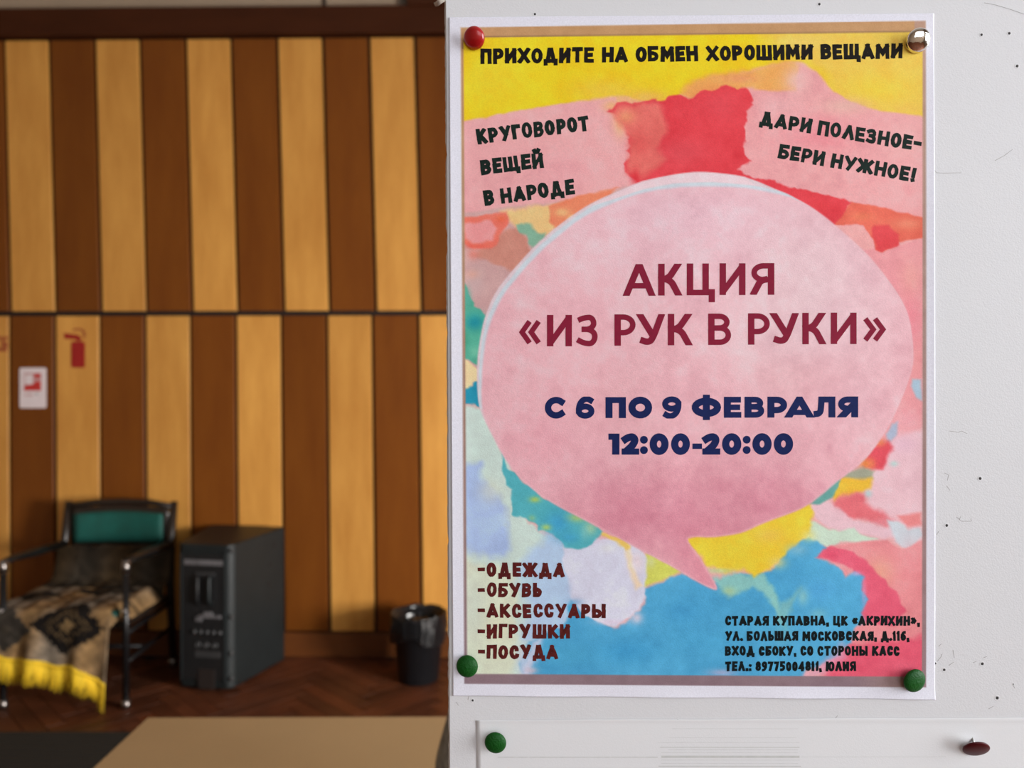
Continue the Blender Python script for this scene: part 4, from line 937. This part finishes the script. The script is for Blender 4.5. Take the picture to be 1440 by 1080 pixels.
class Text:
    def __init__(s): s.v = []; s.f = []
    def glyph(s, ch, font, ox, oy, w_, cap, t, ux, uy, hand=0):
        """box origin (px, baseline) with width w_ and cap height, along unit vectors ux (advance) and uy (up)"""
        strokes = font[ch][1]; W = w_/cap; i = 0; th0 = t
        sk_ = LR.uniform(-.03, .03)*hand; dyy = LR.uniform(-.02, .02)*hand; szz = 1+LR.uniform(-.03, .03)*hand
        k = 0
        while i < len(strokes):
            closed = False; st = strokes[i]
            if st == 'c': closed = True; i += 1; st = strokes[i]
            if st == 'd':
                i += 1; c = strokes[i]; mapped = None; r = W*.5; cc = (c[0]*W, c[1]*(1-2*r)+r if False else c[1]+r)
                ring = [(cc[0]+r*math.cos(2*PI*j/20), cc[1]+r*math.sin(2*PI*j/20)) for j in range(20)]
                s.poly([s.mp(q, ox, oy, cap, ux, uy) for q in ring]); i += 1; continue
            th = th0
            if not isinstance(st[-1], tuple): th = th0*st[-1]; st = st[:-1]
            if hand: th *= 1+LR.uniform(-.08, .08)
            rp = [(th/2+p[0]*(W-th), th/2+p[1]*(1-th)*szz)+tuple(p[2:]) for p in st]
            if hand: rp = [(p[0]+LR.uniform(-.012, .012), p[1]+LR.uniform(-.012, .012))+tuple(p[2:]) for p in rp]
            path = round_path(rp, closed)
            if hand:   # break long straights for a rough edge
                pp = []
                m_ = len(path) if closed else len(path)-1
                for a in range(m_):
                    A_, B_ = path[a], path[(a+1) % len(path)]; L_ = np.linalg.norm(B_-A_); nn = max(1, int(L_/.16))
                    for q in range(nn): pp.append(A_+(B_-A_)*q/nn)
                if not closed: pp.append(path[-1])
                path = pp
            if not closed and not hand and ch == 'А' and len(path) == 3:
                for e_, f_ in ((0, 1), (2, 1)):
                    d_ = path[e_]-path[f_]; path[e_] = path[e_]+d_/np.linalg.norm(d_)*th*.4
            if not closed and not hand and len(path) == 2:
                d_ = path[1]-path[0]; L_ = np.linalg.norm(d_)
                if abs(d_[0]) > .1 and abs(d_[1]) > .1: path = [path[0]-d_/L_*th*.35, path[1]+d_/L_*th*.35]
            Ls, Rs = ribbon(path, th, closed, True)
            if hand:
                Ls = [p+np.array([LR.uniform(-.012, .012), LR.uniform(-.012, .012)]) for p in Ls]; Rs = [p+np.array([LR.uniform(-.012, .012), LR.uniform(-.012, .012)]) for p in Rs]
            lo = 0 if min(p[1] for p in st) >= -.15 else -9; hi = 1 if max(p[1] for p in st) <= 1.15 else 9
            if len(st) > 12 or min(p[1] for p in st) == -.02: lo = -.03
            if len(st) > 12 or max(p[1] for p in st) == 1.02: hi = 1.03
            if hand and lo == 0: lo = -.015
            if hand and hi == 1: hi = 1.015
            n_ = len(path)
            for a in range(n_ if closed else n_-1):
                b = (a+1) % n_; quad_ = [Ls[a], Rs[a], Rs[b], Ls[b]]
                for sgn, lim in ((1, lo), (-1, hi)):
                    out = []
                    for q in range(len(quad_)):
                        A_, B_ = quad_[q], quad_[(q+1) % len(quad_)]; ia = sgn*A_[1] >= sgn*lim; ib = sgn*B_[1] >= sgn*lim
                        if ia: out.append(A_)
                        if ia != ib: out.append(A_+(B_-A_)*((lim-A_[1])/(B_[1]-A_[1])))
                    quad_ = out
                    if not quad_: break
                if ch == 'И' and not hand:
                    for sgn, lim in ((1, 0), (-1, W)):
                        out = []
                        for q in range(len(quad_)):
                            A_, B_ = quad_[q], quad_[(q+1) % len(quad_)]; ia = sgn*A_[0] >= sgn*lim-1e-9; ib = sgn*B_[0] >= sgn*lim-1e-9
                            if ia: out.append(A_)
                            if ia != ib: out.append(A_+(B_-A_)*((lim-A_[0])/(B_[0]-A_[0])))
                        quad_ = out
                if len(quad_) < 3: continue
                b0 = len(s.v)
                for p in quad_: s.v.append((s.mp((p[0]+sk_*p[1], p[1]+dyy), ox, oy, cap, ux, uy), k))
                s.f.append(tuple(range(b0, b0+len(quad_))))
            i += 1; k += 1
    def mp(s, p, ox, oy, cap, ux, uy):
        return (ox+p[0]*cap*ux[0]+p[1]*cap*uy[0], oy+p[0]*cap*ux[1]+p[1]*cap*uy[1])
    def poly(s, pts):
        b = len(s.v); s.v += [(p, 0) for p in pts]; s.f.append(tuple(range(b, b+len(pts))))
    def line(s, txt, x0, y0, x1, y1, cap, t=.26, gap=.10, space=.42, xs=None):
        ang = math.atan2(y1-y0, x1-x0); ux = (math.cos(ang), math.sin(ang)); uy = (math.sin(ang), -math.cos(ang))
        tot = 0; prev = False
        for j, ch in enumerate(txt):
            tot += space if ch == ' ' else G[ch][0]
            if j < len(txt)-1 and ch != ' ' and txt[j+1] != ' ': tot += gap
        L_ = math.hypot(x1-x0, y1-y0); k = L_/tot; cur = 0
        for j, ch in enumerate(txt):
            if ch == ' ': cur += space*k; continue
            wd = G[ch][0]*k
            s.glyph(ch, G, x0+ux[0]*cur, y0+ux[1]*cur, wd, cap, t, ux, uy, 1)
            cur += wd
            if j < len(txt)-1 and txt[j+1] != ' ': cur += gap*k
    def fixed(s, font, items, cap, t, base, ux=(1, 0), uy=(0, -1)):
        for ch, a, b in items:
            ww = b-a; s.glyph(ch, font, a, base(a), ww, cap, t, ux, uy, 0)
    def build(s, name, m, label=None):
        arr = np.array([p for p, d in s.v]); dep = np.array([d for p, d in s.v]); z = lift(arr[:, 0], arr[:, 1])
        V_ = np.stack([(arr[:, 0]-720)/F*DB-pox, -(z+.00005+dep*.000004), H-(arr[:, 1]-540)/F*DB-poz], -1)
        me_ = bpy.data.meshes.new(name); me_.from_pydata(V_.tolist(), [], s.f); me_.materials.append(m)
        b = bmesh.new(); b.from_mesh(me_); b.normal_update(); bmesh.ops.reverse_faces(b, faces=[f for f in b.faces if f.normal.y > 0]); b.to_mesh(me_); b.free()
        ob = bpy.data.objects.new(name, me_); COL.objects.link(ob); ob.parent = poster
        if label: ob['label'] = label
def ink(name, r, g, b, nz=.5): 
    c = srgb(r, g, b); return mat(name, tuple(x/1.05 for x in c[:3])+(1,), .6, noise=nz, nscale=(500, 500, 500), spec=.1)
I1 = ink('black_ink', 30, 24, 20); I2 = ink('green_black_ink', 26, 44, 38); I3 = ink('maroon_ink', 104, 36, 34); I4 = ink('crimson_ink', 142, 30, 58, .15); I5 = ink('navy_ink', 24, 38, 92, .25); I6 = ink('blue_black_ink', 16, 28, 30)
T = Text(); T.line('ПРИХОДИТЕ НА ОБМЕН ХОРОШИМИ ВЕЩАМИ', 676, 91, 1268, 83.2, 21.5, .27, .085, .50); T.build('headline', I1, 'black hand-lettered headline along the top')
T = Text(); T.line('КРУГОВОРОТ', 672, 203.5, 829, 184.5, 21.5); T.line('ВЕЩЕЙ', 677, 247, 765, 236.5, 21.5); T.line('В НАРОДЕ', 682, 290, 808.5, 274, 21.5); T.build('slogan', I2, 'dark green slogan on the left banner')
T = Text(); T.line('ДАРИ ПОЛЕЗНОЕ-', 1066.5, 177.5, 1293.5, 213.5, 20.5); T.line('БЕРИ НУЖНОЕ!', 1092, 223.5, 1285, 257, 20.5); T.build('slogan', I2, 'dark green slogan on the right banner')
T = Text(); b1 = lambda x: 416.6-(x-878)*.0085
T.fixed(GC, [('А', 878, 918), ('К', 924.5, 957), ('Ц', 964.5, 1004), ('И', 1010.5, 1047), ('Я', 1054, 1087.5)], 44.5, .205, b1)
b2 = lambda x: 487.2-(x-769)*.008
T.fixed(GC, [('«', 730.5, 759), ('И', 769, 804), ('З', 811, 840), ('Р', 863.5, 893), ('У', 896, 933), ('К', 938, 971.5), ('В', 994.5, 1026.7), ('Р', 1050.5, 1081), ('У', 1083, 1120.5), ('К', 1126.5, 1159), ('И', 1166.5, 1203), ('»', 1214, 1244)], 44, .205, b2); T.build('title', I4, 'large crimson title in the speech bubble')
T = Text(); b3 = lambda x: 587.9-(x-770)*.0028
T.fixed(GM, [('С', 766, 796.5), ('6', 809.5, 835.5), ('П', 851, 879.5), ('О', 883, 916), ('9', 930, 957), ('Ф', 971.5, 1012.5), ('Е', 1016.5, 1040.5), ('В', 1045.5, 1073), ('Р', 1077.5, 1105), ('А', 1105, 1139.5), ('Л', 1143.5, 1173), ('Я', 1177, 1205.3)], 29.3, .335, b3)
b4 = lambda x: 638.9-(x-855)*.0008
T.fixed(GM, [('1', 855, 870.5), ('2', 873.5, 898), (':', 899, 910), ('0', 912.5, 939), ('0', 942.5, 969), ('-', 972.5, 986), ('2', 986.5, 1011.5), ('0', 1014, 1041), (':', 1043, 1054), ('0', 1056.5, 1083.5), ('0', 1086.5, 1113.5)], 29.5, .345, b4); T.build('date_line', I5, 'navy dates and hours in the speech bubble')
T = Text()
for tx, y, x1 in (('-ОДЕЖДА', 810.3, 793.7), ('-ОБУВЬ', 838.8, 762), ('-АКСЕССУАРЫ', 868, 851.6), ('-ИГРУШКИ', 897, 801.5), ('-ПОСУДА', 926, 784.4)): T.line(tx, 672, y, x1, y+.3, 20, .27, .12)
T.build('item_list', I3, 'maroon list of goods at the lower left')
T = Text()
for tx, y, x1 in (('СТАРАЯ КУПАВНА, ЦК «АКРИХИН»,', 878.8, 1292.5), ('УЛ. БОЛЬШАЯ МОСКОВСКАЯ, Д.116,', 900.2, 1277.6), ('ВХОД СБОКУ, СО СТОРОНЫ КАСС', 921.2, 1264), ('ТЕЛ.: 89775004811, ЮЛИЯ', 942.8, 1203)): T.line(tx, 1019, y, x1, y+.4, 13.7, .27, .09, .46)
T.build('address', I6, 'small dark address lines at the lower right')

# ------------------------------------------------------------------ second sheet below the poster
sh = empty('blank_sheet', (bx(1060), DB, bz(1045))); tag(sh, 'white paper sheet with faint grey printed lines below the poster', 'paper')
nx, ny = 120, 60; V = []
def l2(x, y): return .00012+.00006*(1+math.sin(x*.02+y*.01))*.5+.0012*math.exp(-(((x-1352)/16)**2+((y-1042)/9)**2))+.0002*math.exp(-((y-1012)/3)**2)
for j in range(ny+1):
    for i in range(nx+1):
        x = 669+(1495-669)*i/nx; y = 1012.5+(i/nx)*(-4)+j/ny*500*(.2+.8*j/ny) + .4*math.sin(x*.02)
        x += (y-1012)*.02*(1-i/nx)
        V.append((bx(x)-sh.location.x, -l2(x, y), bz(y)-sh.location.z))
sheet = mesh_obj('sheet', V, [(j*(nx+1)+i, (j+1)*(nx+1)+i, (j+1)*(nx+1)+i+1, j*(nx+1)+i+1) for j in range(ny) for i in range(nx)], M_paper2, sh, True)
md = sheet.modifiers.new('thickness', 'SOLIDIFY'); md.thickness = .00008; md.offset = 0
def strip(name, rows, m):
    bm = bmesh.new()
    for x0, x1, y, h in rows:
        nseg = 12
        for k in range(nseg):
            a = x0+(x1-x0)*k/nseg; b = x0+(x1-x0)*(k+1)/nseg
            q = [(a, y-h/2), (a, y+h/2), (b, y+h/2), (b, y-h/2)]
            bm.faces.new([bm.verts.new((bx(p[0])-sh.location.x, -l2(*p)-.00012, bz(p[1])-sh.location.z)) for p in q])
    o = bobj(name, bm, m, sh); flip_to_camera(o)
strip('printed_line', [(928, 1124, 1050.5, 1.0), (930, 1124, 1063.8, 3.2), (926, 1126, 1077, 1.2)], M_line)
strip('fine_printed_line', [(940, 1122, 1054, 1), (925, 1124, 1044, .7), (940, 1120, 1037, .6), (945, 1122, 1024.5, .6), (700, 925, 1064.5, 2.2), (930, 1124, 1068.5, .8), (930, 1122, 1058, .7), (930, 1122, 1073, .8), (1126, 1330, 1064, .8)], M_line2)

# ------------------------------------------------------------------ drawing pins
def tack(name, label, px, py, D, rx, m, tilt=(0, 0), h=.0024, group=None, dent=False, lz=.0022, gap=.0006):
    r = rx/F*D; t_ = empty(name, (bx(px), DB, bz(py))); tag(t_, label, 'drawing pin', group)
    hold = t_
    bm = bmesh.new(); pr = []
    for k in range(13):
        a = k/12*PI/2; pr.append((r*math.sin(a), h*math.cos(a)**.9 if k < 12 else 0))
    if dent: pr[0] = (0, h*1.06); pr[1] = (pr[1][0]*.6, h*.98)
    prof = [(p[0], p[1]) for p in pr]+[(r*.97, -.0004), (r*.8, -.0005), (0, -.0003)]
    lathe(bm, prof, 40)
    hd = bobj('head', bm, m, t_, smooth=True)
    hd.rotation_euler = (PI/2+tilt[0], 0, tilt[1]); hd.location = (0, -(lz+gap), 0)
    bm = bmesh.new(); tube(bm, [(0, 0, 0), (0, 0, -.006), (0, 0, -.0075)], [.0005, .0005, .0001], 8)
    pn = bobj('pin', bm, M_pin, t_, smooth=True); pn.rotation_euler = hd.rotation_euler; pn.location = hd.location
    return t_
tack('drawing_pin', 'glossy red drawing pin at the top left corner of the poster', 667.5, 57.5, .333, 15.6, M_trd, (.42, -.38), .0027)
tack('drawing_pin', 'shiny steel drawing pin at the top right corner of the poster', 1286, 61, .333, 16.8, M_tsv, (.42, .0), .0026)
tack('drawing_pin', 'green drawing pin at the bottom left corner of the poster', 657.5, 933.5, .333, 15.4, M_tgr, (-.05, -.15), .0024, dent=True)
tack('drawing_pin', 'green drawing pin at the bottom right corner of the poster', 1281, 953.5, .333, 16.8, M_tgr, (.12, .2), .0022, dent=True)
tack('drawing_pin', 'green drawing pin holding the left of the blank sheet under the poster', 697, 1039.5, .333, 15.3, M_tgr, (.10, -.1), .0020, dent=True, lz=.0026)
tack('drawing_pin', 'dark red drawing pin half pulled out of the blank sheet', 1365, 1047, .333, 17.6, M_tdr, (.66, -.12), .0011, lz=.0034)
